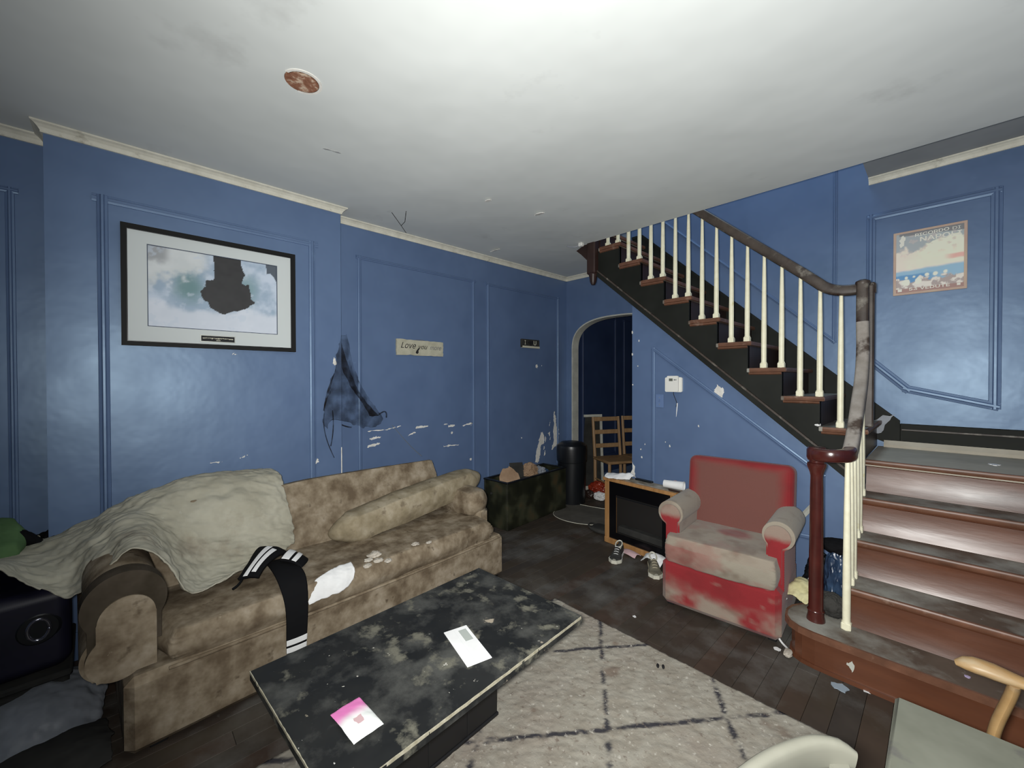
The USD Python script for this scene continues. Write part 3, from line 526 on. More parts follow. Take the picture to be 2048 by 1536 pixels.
# left arm: a roll over an upright, with a dark brown band round its floral front panel
def armshape(r, zc, yw, y0=0., z0=.03): return shapely.union_all([Point(y0, zc).buffer(r, 16), shapely.box(y0-yw, z0, y0+yw, zc)])
A = armshape(.118, .615, .095, 0., .34).union(Point(-.03, .42).buffer(.10)).buffer(.02).buffer(-.02)
part(sofa, 'arm', mv(fine(ext_yz(A, -.36, .40), .09), (0, -1.025, 0)), M['floral'], smooth=40)
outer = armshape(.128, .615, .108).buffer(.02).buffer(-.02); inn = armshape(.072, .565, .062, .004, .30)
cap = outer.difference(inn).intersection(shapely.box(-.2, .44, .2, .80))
part(sofa, 'arm_wrap', mv(rot(ext_yz(cap, .33, .418), 0, (1, 0, 0)), (0, -1.025, 0)), M['dkbrown'], smooth=40, label='dark brown arched band round the front of the left arm')
part(sofa, 'arm_panel', mv(ext_yz(armshape(.086, .560, .088, .004, .34).union(Point(-.02, .42).buffer(.095)).buffer(.02).buffer(-.02), .40, .426), (0, -1.025, 0)), M['floral'], smooth=40)
part(sofa, 'arm', mv(rot(pillow(.64, .22, .22, e=.55, n=4, amp=.012, sc=7, seed=9), 0, (0, 0, 1)), (-.01, 1.0, .535)), M['floral'], smooth=True, label='sunken right arm')
part(sofa, 'arm_upright', box(-.36, .30, .96, 1.085, .05, .50, .03), M['floral'], smooth=40)
for x, y in ((.40, -.93), (.40, 1.02), (-.33, -.93), (-.33, 1.02)): part(sofa, 'foot', box(x-.03, x+.03, y-.03, y+.03, 0, .02, .004), M['blackwood'])
single('bolster_cushion', 'long loose tan floral cushion lying slanted on the right half of the sofa', 'cushion', rot(pillow(.235, 1.32, .225, e=.62, n=5, amp=.02, sc=5, seed=4), 0, (0, 0, 1)), M['floral_pale'], smooth=True, loc=(-2.735, 1.60, .585), basis=(lambda d: (np.cross(d, (0, 0, 1))/np.linalg.norm(np.cross(d, (0, 0, 1))), d, np.cross(np.cross(d, (0, 0, 1))/np.linalg.norm(np.cross(d, (0, 0, 1))), d)))(np.array([-.10, 1.12, .125])/np.linalg.norm([-.10, 1.12, .125])))
def row(y, *p): return [(x, y+dy, z) for x, dy, z in p]
sheet = [
 row(-.60, (-3.34, 0, .60), (-3.20, 0, .63), (-3.08, .01, .645), (-2.98, .02, .66), (-2.88, .03, .69), (-2.78, .04, .71)),
 row(-.39, (-3.30, 0, .645), (-3.15, 0, .655), (-3.03, .01, .655), (-2.90, .02, .66), (-2.78, .02, .665), (-2.68, .03, .655)),
 row(-.21, (-3.22, 0, .665), (-3.08, 0, .68), (-2.96, 0, .67), (-2.82, .01, .64), (-2.68, .02, .59), (-2.56, .02, .565)),
 row(-.06, (-3.12, 0, .76), (-3.00, 0, .77), (-2.88, 0, .76), (-2.72, 0, .73), (-2.56, 0, .68), (-2.42, 0, .66)),
 row(.06, (-3.06, 0, .85), (-2.97, 0, .84), (-2.86, 0, .80), (-2.72, 0, .775), (-2.54, 0, .765), (-2.36, -.01, .76)),
 row(.22, (-3.07, .01, .86), (-2.97, .01, .895), (-2.84, 0, .80), (-2.74, -.01, .66), (-2.56, -.02, .56), (-2.36, -.03, .53)),
 row(.40, (-3.08, .02, .85), (-2.975, .02, .90), (-2.82, .01, .79), (-2.74, 0, .62), (-2.60, -.02, .50), (-2.42, -.05, .488)),
 row(.58, (-3.09, .03, .845), (-2.985, .03, .895), (-2.84, .02, .78), (-2.77, .02, .62), (-2.68, .02, .51), (-2.55, -.01, .490)),
 row(.70, (-3.08, .02, .83), (-2.99, .02, .87), (-2.87, .03, .76), (-2.81, .05, .62), (-2.75, .04, .52), (-2.67, .01, .492))]
single('draped_sheet', 'grimy cream sheet draped over the left end of the sofa and hanging past its arm', 'sheet', cloth(np.array(sheet), 180, 130, .005, .030, 7.5, 3, ragged=.014), M['sheet'], smooth=True)
# dark trousers with white stripes
tr_ = thing('striped_trousers', 'black track trousers with white stripes hanging over the sofa front', 'trousers', (-2.3, .6, .45))
leg = [[(-2.50, .555, .505), (-2.50, .60, .51), (-2.50, .65, .50)], [(-2.37, .555, .500), (-2.37, .61, .51), (-2.36, .675, .495)], [(-2.262, .555, .475), (-2.256, .61, .482), (-2.256, .675, .475)], [(-2.208, .565, .40), (-2.203, .615, .40), (-2.206, .668, .395)], [(-2.190, .567, .30), (-2.186, .615, .30), (-2.188, .66, .30)], [(-2.188, .565, .172), (-2.184, .612, .170), (-2.188, .650, .168)]]
part(tr_, 'leg', cloth(leg, 50, 20, .012, .004, 14, 1), M['blackmat'], smooth=True, world=True)
def band(net, u0, u1, v0=0., v1=1., lift=.010, n=14):
    net = np.array(net, float); a, b, _ = net.shape; U, V = np.linspace(u0, u1, n), np.linspace(v0, v1, n)
    P = np.stack([RectBivariateSpline(np.linspace(0, 1, a), np.linspace(0, 1, b), net[..., i], kx=min(3, a-1), ky=min(3, b-1))(U, V) for i in range(3)], -1)
    Nn = np.cross(np.gradient(P, axis=0), np.gradient(P, axis=1)); Nn /= np.linalg.norm(Nn, axis=-1, keepdims=True)
    if Nn[..., 0].mean()+Nn[..., 2].mean() < 0: Nn = -Nn
    return shell(P+Nn*lift, Nn, .003)
part(tr_, 'white_stripe', band(leg, .905, .945, .0, 1., .013), M['white'], smooth=True, world=True)
part(tr_, 'white_stripe', band(leg, .960, .995, .0, 1., .013), M['white'], smooth=True, world=True)
top1 = [[(-2.43, .415, .492), (-2.50, .47, .525), (-2.58, .52, .555), (-2.62, .56, .55)], [(-2.40, .45, .505), (-2.46, .51, .545), (-2.52, .57, .565), (-2.56, .615, .555)], [(-2.37, .49, .500), (-2.42, .54, .535), (-2.46, .60, .55), (-2.50, .65, .535)]]
part(tr_, 'waist', cloth(top1, 30, 30, .014, .006, 14, 2), M['blackmat'], smooth=True, world=True)
part(tr_, 'white_stripe', band(top1, .30, .50, .0, .80, .016), M['white'], smooth=True, world=True)
part(tr_, 'white_stripe', band(top1, .58, .78, .08, .72, .016), M['white'], smooth=True, world=True)
hem = [[(-2.43, .60, .535), (-2.48, .64, .545), (-2.53, .67, .53)], [(-2.39, .65, .52), (-2.44, .69, .525), (-2.49, .71, .51)], [(-2.36, .68, .49), (-2.41, .72, .49), (-2.46, .74, .485)]]
part(tr_, 'cuff', cloth(hem, 20, 20, .014, .006, 16, 5), M['blackmat'], smooth=True, world=True)
part(tr_, 'white_stripe', band(hem, .05, .32, .0, .9, .016), M['white'], smooth=True, world=True)
part(tr_, 'white_stripe', band(hem, .42, .62, .0, .9, .016), M['white'], smooth=True, world=True)
part(tr_, 'drawstring', tube([(-2.43, .43, .50), (-2.39, .405, .488), (-2.37, .38, .484)], .006, 6, 10), M['blackmat'], smooth=True, world=True)
# stuffing and scraps on the seat edge
pp = [[(-2.24, .675, .40), (-2.222, .675, .375), (-2.212, .68, .355)], [(-2.268, .755, .455), (-2.228, .76, .42), (-2.207, .765, .365)], [(-2.285, .845, .466), (-2.236, .85, .435), (-2.210, .855, .375)], [(-2.30, .925, .466), (-2.268, .925, .455), (-2.240, .925, .435)]]
single('torn_white_cloth', 'torn white cloth scrap at the front edge of the sofa seat', 'cloth scrap', cloth(pp, 50, 26, .006, .006, 20, 4, ragged=.016), M['white'], smooth=True)
for i, (x, y, z, r) in enumerate([(-2.335, 1.085, .462, .042), (-2.285, 1.025, .462, .028), (-2.245, 1.0, .45, .024), (-2.26, 1.07, .455, .030), (-2.235, 1.12, .445, .026), (-2.30, 1.34, .462, .026), (-2.27, 1.42, .46, .020)]):
    single('stuffing_scrap', ['largest white stuffing tuft in the middle of the sofa seat edge', 'small stuffing tuft just left of the largest one on the sofa', 'small round stuffing tuft nearest the torn white cloth', 'stuffing tuft hanging at the sofa seat edge below the largest tuft', 'right-hand tuft of the cluster at the sofa seat edge', 'lone stuffing tuft right of the cluster on the sofa seat', 'tiny stuffing tuft farthest right on the sofa seat edge'][i], 'stuffing', blob((r*.75, r*.95, r*.35), 3, .7, 5, i, (x, y, z-.006)), M['foam'], smooth=True, group='stuffing tufts on the sofa')

# armchair
ac = thing('armchair', 'grimy red upholstered armchair with rolled arms in front of the stairs', 'armchair', (-.972, 2.940, 0), math.radians(4.5))
RED, DRED, BEI, DBEI = np.array((.25, .024, .028)), np.array((.17, .020, .022)), np.array((.30, .27, .215)), np.array((.21, .175, .135))
def red_base(v): return mixc(RED, DRED, sstep(N3(v, 6, 1), .45, .75)*.6)
def t_seat(v):
    n = N3(v, 7, 2)*.7+N3(v, 22, 3)*.3
    w = .93*np.ones(len(v)); w *= 1-.75*sstep(.105-np.hypot((v[:, 0]-.03)*.8, v[:, 1]+.01)+(n-.5)*.12, 0, .06)*(v[:, 2] > .40)
    fr = sstep(-.27-v[:, 1], 0, .05)*sstep(.44-v[:, 2], 0, .05); w = np.where(fr > .5, .62+.36*sstep(v[:, 0]+.35*n, -.1, .25), w)
    w *= .75+.25*sstep(n, .35, .5)
    return mixc(red_base(v), mixc(BEI, DBEI, sstep(N3(v, 9, 5), .48, .7)), np.clip(w, 0, 1))
def t_arm(v):
    n = N3(v, 9, 7); w = sstep(v[:, 2]+(n-.5)*.10, .50, .56)*.95
    w = np.where((v[:, 1] < -.235), sstep(v[:, 2]+(n-.5)*.06, .56, .60)*.75, w)
    inner_ = sstep(.27-np.abs(v[:, 0]), 0, .02); w = np.maximum(w, inner_*.85*(v[:, 1] > -.235)); return mixc(red_base(v), mixc(BEI, DBEI, sstep(N3(v, 12, 4), .55, .75)*.7), np.clip(w, 0, 1))
def t_back(v):
    n = N3(v, 5, 9); e = np.minimum.reduce([.33-np.abs(v[:, 0]), (.93-v[:, 2])*1.6])
    w = sstep(e+(n-.5)*.08, .005, .10)*.92
    w *= 1-.5*sstep(.62-v[:, 2], 0, .15)*sstep(np.abs(v[:, 0]), .22, .30)
    return mixc(red_base(v), np.array((.165, .075, .062)), w)
def t_base(v):
    n = N3(v, 8, 12); w = sstep(.17-v[:, 2]+(N3(v, 5, 14)-.5)*.55, -.06, .14)*.85*sstep(n, .30, .58)
    w = np.maximum(w, sstep(N3(v, 20, 3), .66, .74)*.25); return mixc(red_base(v), mixc(BEI, DBEI, sstep(N3(v, 12, 8), .5, .7)), w)
part(ac, 'base', fine(box(-.338, .338, -.322, .27, .018, .312, .03), .022), M['chair'], smooth=True, tint=t_base)
q = pillow(.67, .60, .19, e=.22, n=5, amp=.010, sc=6, seed=3, loc=(0, -.045, .385))
v_ = q.vertices.copy(); keep = np.abs(v_[:, 0]) > .245; back_ = v_[:, 1] > -.215
v_[keep & back_, 0] = np.sign(v_[keep & back_, 0])*.245; q = trimesh.Trimesh(v_, q.faces, process=False)
part(ac, 'seat_cushion', q, M['chair'], smooth=True, tint=t_seat)
for s_, nm in ((-1, 'left'), (1, 'right')):
    A = shapely.union_all([Point(s_*.015, .595).buffer(.082, 14), shapely.box(-.045, .28, .045, .60)]).buffer(.02).buffer(-.02)
    m_ = fine(ext_yz(A, -.235, .19), .02); v, f = vf(m_); w = v.copy(); w[:, 0], w[:, 1] = v[:, 1]*1., v[:, 0]
    m_ = trimesh.Trimesh(w, f, process=False); m_.invert(); m_ = rot(m_, s_*-.0, (0, 0, 1))
    part(ac, 'arm', mv(m_, (s_*.295, 0, 0)), M['chair'], smooth=True, tint=t_arm)
    pn = ext_xz(shapely.union_all([Point(s_*.012, .59).buffer(.066, 14), shapely.box(-.034, .32, .034, .59)]).buffer(.015).buffer(-.015), -.247, -.232)
    part(ac, 'arm_panel', mv(fine(pn, .02), (s_*.295, 0, 0)), M['chair'], smooth=True, tint=t_arm)
b_ = rounded(.665, .17, .62, .05, 20); b_ = fine(b_, .025); v = b_.vertices.copy(); v[:, 1] -= .012*np.sin((v[:, 0]/.335+1)*PI/2)*(v[:, 1] < 0); b_ = trimesh.Trimesh(v, b_.faces, process=False)
part(ac, 'backrest', mv(rot(b_, -.13, (1, 0, 0)), (0, .225, .615)), M['chair'], smooth=True, tint=t_back)
for x in (-.29, .29):
    for y in (-.26, .23): part(ac, 'foot', box(x-.022, x+.022, y-.022, y+.022, 0, .022, .004), M['blackwood'])

# coffee table
ct = thing('coffee_table', 'low black coffee table with a dirt-streaked top and chipped edges', 'coffee table', (-1.432, .915, 0), math.radians(3.2))
part(ct, 'tabletop', box(-.348, .348, -.567, .567, .395, .43, .003), M['tabletop'])
part(ct, 'chipped_edge', ext_xy(ragged([(.3487, -.566), (.3487, .556), (.3462, .556), (.3462, -.566)], .0005, 60, 4), .420, .4306), M['chipedge'])
part(ct, 'chipped_edge', ext_xy(ragged([(-.347, -.5675), (.347, -.5675), (.347, -.565), (-.347, -.565)], .0004, 40, 5), .422, .4305), M['chipedge'])
part(ct, 'pedestal', box(-.20, .108, -.27, .262, .04, .395, .004), M['blackwood'])
part(ct, 'plinth', box(-.205, .113, -.275, .267, .024, .04, .004), M['blackwood'])
for yy in (-.10, .09): part(ct, 'panel_joint', box(.108, .1092, yy-.002, yy+.002, .04, .395), M['black'])

# rug: shag pile with dark diamond lines
nx_, ny_ = 150, 260
X_, Y_ = np.meshgrid(np.linspace(-1.80, -.245, nx_), np.linspace(-.55, 2.11, ny_), indexing='ij')
Pn = np.stack([X_, Y_, np.zeros_like(X_)], -1).reshape(-1, 3)
h_ = (.018+.012*N3(Pn, 55, 1)+.006*N3(Pn, 16, 2)).reshape(nx_, ny_)
ex = (N3(Pn, 30, 6).reshape(nx_, ny_)-.5)*.02; bd = np.zeros_like(X_); bd[0] = bd[-1] = bd[:, 0] = bd[:, -1] = 1
P3 = np.stack([X_+bd*ex, Y_+bd*ex, h_*(1-.75*bd)], -1)
def t_rug(v):
    a = N3(v, 30, 3)-.5; b = N3(v, 4, 8)-.5
    u1 = (v[:, 0]+1.43-(2.10-v[:, 1])/1.36+b*.03)/.645; u2 = (v[:, 0]+1.35-(v[:, 1]-.96)/1.30+b*.03)/.645
    d = np.minimum(np.abs(u1-np.round(u1)), np.abs(u2-np.round(u2)))*.645*.8
    w = sstep(.013-d+a*.016, -.001, .006)*sstep(N3(v, 26, 15), .32, .50)
    base = mixc((.285, .258, .213), (.340, .317, .268), sstep(N3(v, 22, 4), .35, .65)); base = mixc(base, (.30, .255, .215), sstep(N3(v, 3, 5), .45, .75)*.7); base = mixc(base, (.15, .10, .075), sstep(N3(v, 9, 6), .70, .78)*.6)
    return mixc(base, (.050, .048, .055), w)
Nn = np.zeros_like(P3); Nn[..., 2] = 1
single('area_rug', 'cream shag rug with a dark diamond line pattern beside the coffee table', 'rug', shell(P3-np.array([0, 0, .006]), Nn, .012), M['rug'], smooth=True, tint=t_rug)

# things on the coffee table (its top is at .43)
TZ = .4305
ev = thing('envelope', 'white window envelope lying on the coffee table', 'envelope', (-1.313, .996, TZ), math.radians(-13))
part(ev, 'body', box(-.120, .120, -.052, .052, 0, .004, .001), M['white'])
part(ev, 'window', ext_xy(shapely.box(-.098, .004, -.018, .038), .004, .0044), mat('envelope_window', (.42, .45, .42), rough=.3))
part(ev, 'flap_crease', box(-.118, .118, -.012, -.0114, .0040, .0041), M['matboard'])
def t_pk(v): return mixc((.80, .82, .80), (.78, .22, .52), sstep(-v[:, 0]+(N3(v, 30, 2)-.5)*.02, -.005, .045))
g2 = np.stack([*np.meshgrid(np.linspace(-.078, .078, 24), np.linspace(-.048, .048, 18), indexing="ij"), np.zeros((24, 18))], -1)
g2[..., 2] = .010*np.cos(g2[..., 0]*18)*np.cos(g2[..., 1]*28)+.006*(meshkit.fbm(g2.reshape(-1, 3)*30).reshape(24, 18)-.5)+.004
pk = thing('pink_packet', 'small pink and white foil packet lying on the coffee table', 'packet', (-1.254, .521, TZ+.004), math.radians(4))
Np = np.zeros_like(g2); Np[..., 2] = 1
part(pk, 'wrapper', shell(np.maximum(g2, [-9, -9, .001]), Np, .002), M['art'], smooth=True, tint=t_pk)
part(pk, 'printed_label', mv(ext_xy(ragged([(-.0, -.012), (.03, -.010), (.03, .010), (.0, .014)], .002, 3, 1), .014, .0145), (0, 0, 0)), M['pink'])

# electric fireplace: oak frame round a black firebox, standing against the stair wall
fpx = thing('electric_fireplace', 'low orange oak electric fireplace with a black firebox beside the armchair', 'fireplace', (-1.800, 3.195, 0), math.radians(-5.2))
HW, HD, HH = .350, .150, .60
part(fpx, 'top_board', box(-HW-.012, HW+.012, -.012, HD, HH-.030, HH, .004), M['oak'])
part(fpx, 'dust_layer', ext_xy(ragged([(-HW, .02), (HW, .012), (HW, HD-.01), (-HW, HD-.01)], .008, 8, 2), HH, HH+.0015), mat('grey_dust_and_grit', (14., 6., [(.3, (.12, .085, .05)), (.5, (.27, .24, .19)), (.7, (.46, .42, .36))]), rough=1.))
for s_ in (-1, 1): part(fpx, 'side_frame', box(s_*(HW-.0225)-.0225, s_*(HW-.0225)+.0225, 0, HD-.01, .03, HH-.03, .004), M['oak'])
part(fpx, 'bottom_rail', box(-HW, HW, -.006, HD-.01, .0, .05, .004), M['oak'])
part(fpx, 'firebox', cat_([box(-HW+.045, HW-.045, HD-.03, HD-.012, .05, HH-.03), box(-HW+.045, HW-.045, .01, HD-.03, .05, .052)]), M['firebox'])
part(fpx, 'glass_front', cat_([box(-HW+.045, HW-.045, .012, .016, HH-.15, HH-.03), box(-HW+.045, -HW+.12, .012, .016, .05, HH-.15), box(HW-.12, HW-.045, .012, .016, .05, HH-.15), box(-HW+.12, HW-.12, .012, .016, .05, .11)]), M['glassblack'])
part(fpx, 'grille', cat_([box(-HW+.12, HW-.12, .008, .012, HH-.165, HH-.155, .001)]), M['black'])
part(fpx, 'hearth_ledge', box(-HW+.12, HW-.12, .03, HD-.04, .11, .17, .01), M['charcoal'])
single('crumpled_tissue', 'crumpled white paper cloth on the left end of the fireplace top', 'tissue', cloth([[(-2.125, 3.20, .604), (-2.13, 3.26, .625), (-2.10, 3.32, .61)], [(-2.05, 3.19, .600), (-2.05, 3.26, .630), (-2.02, 3.33, .615)], [(-1.965, 3.235, .604), (-1.955, 3.28, .645), (-1.945, 3.33, .625)], [(-1.91, 3.26, .604), (-1.90, 3.29, .632), (-1.895, 3.325, .612)]], 36, 30, .006, .010, 20, 2, ragged=.008), M['white'], smooth=True)
single('black_remote', 'thin black remote lying along the back of the fireplace top', 'remote', box(-.085, .085, -.018, .018, 0, .016, .005), M['black'], loc=(-1.80, 3.315, .603), rotz=math.radians(-6))
single('wooden_stick', 'dark stick on the fireplace top close to the armchair', 'stick', box(-.06, .06, -.008, .008, 0, .014, .004), M['dkriser'], loc=(-1.46, 3.185, .603), rotz=math.radians(-8))
cup = thing('paper_cup', 'white paper cup lying on its side on the fireplace top', 'cup', (-1.50, 3.245, .641), 0, basis=((0, 0, 1), (-.16, .987, 0), (-.987, -.16, 0)))
part(cup, 'wall', lathe([(.030, .078), (.036, -.075), (.039, -.077), (.039, -.081), (.036, -.081), (.0345, -.076), (.028, .074), (0, .074)][::-1], 22), M['white'], smooth=35)
part(cup, 'base', lathe([(0, .078), (.030, .078), (.030, .074), (0, .074)], 22), M['white'])
part(cup, 'stain', mv(rot(ext_xy(Point(0, 0).buffer(.012), 0, .0006), PI/2, (0, 1, 0)), (.0335, .006, -.01)), M['pink'])

# bin and trough in the corner
bn = thing('trash_can', 'tall round black plastic bin in the corner by the arch', 'bin', (-3.125, 3.985, 0), .3)
part(bn, 'body', lathe([(0, 0), (.155, 0), (.162, .01), (.172, .50), (.17, .52), (0, .52)], 32), M['black'], smooth=40)
part(bn, 'lid', lathe([(.176, .50), (.183, .51), (.186, .66), (.178, .70), (.13, .735), (.06, .748), (0, .75)][::-1], 32), M['black'], smooth=40)
part(bn, 'lid_hinge', box(-.06, .06, .165, .20, .64, .70, .01), M['black'])
trg = thing('storage_trough', 'long dark camouflage storage trough full of junk under the peeled wall', 'trough', (-3.155, 3.235, 0), math.radians(4.5))
tw, tl, th = .158, .505, .475
for s_ in (-1, 1): part(trg, 'long_side', box(s_*tw-.009, s_*tw+.009, -tl, tl, 0, th, .003), M['olive'])
for s_ in (-1, 1): part(trg, 'end_panel', box(-tw+.0085, tw-.0085, s_*(tl-.009)-.009, s_*(tl-.009)+.009, 0, th, .003), M['olive'])
part(trg, 'bottom', box(-tw+.009, tw-.009, -tl+.018, tl-.018, 0, .02), M['black'])
part(trg, 'rim', cat_([box(s_*tw-.014, s_*tw+.014, -tl-.006, tl+.006, th-.012, th+.004, .004) for s_ in (-1, 1)]+[box(-tw, tw, s_*(tl-.009)-.014, s_*(tl-.009)+.014, th-.0115, th+.0035, .004) for s_ in (-1, 1)]), M['black'])
jk = []
single('cardboard_piece', 'torn brown cardboard sticking up at the near end of the trough', 'cardboard', mv(rot(rot(ext_xz(ragged([(-.13, -.2), (.12, -.2), (.10, .02), (.02, .115), (-.06, .10), (-.11, .02)], .006, 4, 2), -.004, .004), PI/2-.5, (0, 0, 1)), -.35, (0, 1, 0)), (-3.17, 2.98, .46)), M['cardboard'])
single('black_folder', 'black folder standing behind the cardboard in the trough', 'folder', mv(rot(rot(ext_xz([(-.10, -.22), (.10, -.22), (.09, .115), (-.07, .135)], -.006, .006), PI/2-.2, (0, 0, 1)), -.30, (0, 1, 0)), (-3.215, 3.14, .46)), M['charcoal'])
single('crumpled_paper_bag', 'crumpled brown paper bag in the middle of the trough', 'paper bag', blob((.09, .11, .11), 4, .35, 6, 3, (-3.21, 3.32, .455)), M['cardboard'], smooth=25)
single('clear_plastic_bag', 'crumpled clear plastic bag right of the brown bag in the trough', 'plastic bag', blob((.07, .08, .07), 4, .4, 7, 5, (-3.17, 3.44, .445)), M['greybag'], smooth=25)
single('green_wrapper', 'small green wrapper at the right of the junk in the trough', 'wrapper', blob((.05, .05, .04), 3, .4, 7, 8, (-3.18, 3.55, .43)), M['bluebag'], smooth=25)
single('trough_junk_pile', 'dark mixed junk filling the trough below its rim', 'junk', blob((.135, .47, .10), 4, .2, 6, 8, (-3.19, 3.235, .33)), M['charcoal'], smooth=30, kind='stuff')

# floor covering offcut with a pale edge, by the arch
fc = thing('floor_covering_offcut', 'grey floor covering offcut with a pale thread edge between bin and fireplace', 'floor covering', (-2.8, 3.75, 0))
pts = [(-3.20, 3.90), (-3.08, 3.93), (-2.9, 3.96), (-2.7, 4.01), (-2.55, 4.1), (-2.3, 4.0), (-2.36, 3.56), (-2.44, 3.50), (-2.62, 3.40), (-2.78, 3.38), (-2.95, 3.44), (-3.02, 3.55), (-2.98, 3.74)]
part(fc, 'sheet', ext_xy(Polygon(pts).buffer(.03).buffer(-.03), .001, .006), M['matgrey'], world=True)
part(fc, 'pale_edge', tube([(x, y, .007) for x, y in pts[:5]], .004, 6, 30), M['cream'], smooth=True, world=True)
part(fc, 'pale_edge', tube([(x, y, .007) for x, y in pts[7:12]], .0035, 6, 30), M['cream'], smooth=True, world=True)
blkp = thing('flat_black_bag', 'flat dark bag on the floor against the left side of the fireplace', 'bag', (-2.30, 3.40, 0))
part(blkp, 'body', mv(pillow(.22, .18, .05, .5, 3, .01, 9, 2), (0, 0, .032)), M['charcoal'], smooth=True)
part(blkp, 'strap', tube([(-.09, .03, .045), (-.12, -.02, .06), (-.10, -.07, .05), (-.06, -.08, .04)], .008, 8, 16), M['charcoal'], smooth=True)

# shoes
def shoe(name, label, loc, rz, up_, sole, lining, roll=0.):
    t = thing(name, label, 'shoe', loc, rz)
    ys = np.linspace(-.135, .135, 22); wd = lambda y: .030+.016*sstep(y, -.02, .07)-.030*sstep(y, .095, .137)-.012*sstep(-y, .10, .137)
    out = Polygon([(wd(y), y) for y in ys]+[(-wd(y), y) for y in ys[::-1]]).buffer(.006)
    part(t, 'sole', ext_xy(out, 0, .022), sole, smooth=40)
    V, n, k = [], 20, 26
    for y in np.linspace(-.13, .132, k):
        hgt = .022+.075*sstep(-y, -.09, .03)*(1-.25*sstep(-y, .08, .13)); w = wd(y)*1.02
        V.append([(w*math.cos(a)*(1 if math.sin(a) < .6 else 1-.35*sstep(np.array(hgt), .05, .1)), y, .018+(hgt-.0)*max(0, math.sin(a))**.8) for a in np.linspace(0, PI, n)])
    P = np.array(V); P[:, :, 2] = np.maximum(P[:, :, 2], .018)
    cut = (P[..., 1] < .005) & (P[..., 1] > -.105) & (P[..., 2] > .075); P[cut, 2] = .052
    Nn = np.cross(np.gradient(P, axis=0), np.gradient(P, axis=1)); Nn /= np.maximum(np.linalg.norm(Nn, axis=-1, keepdims=True), 1e-9)
    part(t, 'upper', shell(P, Nn, .003), up_, smooth=True)
    col = tube([(.026*math.cos(a), -.05+.052*math.sin(a), .093-.012*math.sin(a)) for a in np.linspace(0, 2*PI, 14)], .006, 8, 30)
    part(t, 'collar', col, lining, smooth=True)
    part(t, 'insole', ext_xy(Polygon([(.022*math.cos(a), -.05+.046*math.sin(a)) for a in np.linspace(0, 2*PI, 16)]), .055, .058), lining)
    part(t, 'toe_cap', ext_xy(out.intersection(shapely.box(-.1, .095, .1, .2)).buffer(.002), .0, .026), lining, smooth=40)
    for i in range(4): part(t, 'lace', tube([(-.018, .012+.018*i, .088-.012*i), (0, .018+.018*i, .097-.013*i), (.018, .012+.018*i, .088-.012*i)], .0028, 6, 8), sole, smooth=True)
    return t
shoe('shoe', 'black canvas shoe with white sole lying left on the floor before the fireplace', (-1.875, 3.01, .002), math.radians(200), M['charcoal'], M['white'], M['cream'])
shoe('shoe', 'tan shoe with gold sole beside the red armchair', (-1.545, 3.00, .002), math.radians(215), M['tan'], M['gold'], M['cream'])
single('white_rag', 'white rag on the floor behind the tan shoe', 'rag', cloth([[(-1.68, 3.06, .01), (-1.66, 3.12, .05), (-1.64, 3.17, .02)], [(-1.60, 3.04, .06), (-1.585, 3.10, .085), (-1.57, 3.16, .03)], [(-1.50, 3.02, .03), (-1.49, 3.08, .07), (-1.48, 3.14, .02)]], 30, 26, .006, .012, 18, 3, ragged=.008), M['white'], smooth=True)
single('pink_rag', 'flat pale pink rag under the front edge of the fireplace', 'rag', cloth([[(-1.90, 3.10, .010), (-1.89, 3.15, .022), (-1.88, 3.17, .01)], [(-1.82, 3.085, .010), (-1.82, 3.13, .03), (-1.81, 3.16, .015)], [(-1.75, 3.075, .008), (-1.75, 3.11, .022), (-1.74, 3.14, .01)]], 20, 20, .005, .006, 18, 6, ragged=.006), M['pink'], smooth=True)

# ---------------------------------------------------------------- pictures and signs
fr = thing('framed_picture', 'large framed sea picture with black frame and pale mat on the chimney breast', 'picture', (XB, .447, 2.044), basis=LEFT)
FW, FH = .449, .345
def bevel_frame(a, b, w, d):
    return cat_([ext_xy(Polygon([(-a, -b), (a, -b), (a-w, -b+w), (-a+w, -b+w)]), 0, d), ext_xy(Polygon([(-a, b), (a, b), (a-w, b-w), (-a+w, b-w)]), 0, d), ext_xy(Polygon([(-a, -b), (-a, b), (-a+w, b-w), (-a+w, -b+w)]), 0, d), ext_xy(Polygon([(a, -b), (a, b), (a-w, b-w), (a-w, -b+w)]), 0, d)])
part(fr, 'frame', bevel_frame(FW, FH, .024, .026), M['frame'])
part(fr, 'frame_lip', bevel_frame(FW-.020, FH-.020, .008, .018), M['black'])
PX0, PX1, PY0, PY1 = -.335, .335, -.226, .245
part(fr, 'mat_board', ext_xy(shapely.box(-FW+.02, -FH+.02, FW-.02, FH-.02).difference(shapely.box(PX0, PY0, PX1, PY1)), .004, .008), M['matboard'])
part(fr, 'mat_bevel', ext_xy(shapely.box(PX0, PY0, PX1, PY1).buffer(.003, join_style=2).difference(shapely.box(PX0+.001, PY0+.001, PX1-.001, PY1-.001)), .0035, .0084), mat('dark_mat_bevel', (.10, .12, .16), rough=.8))
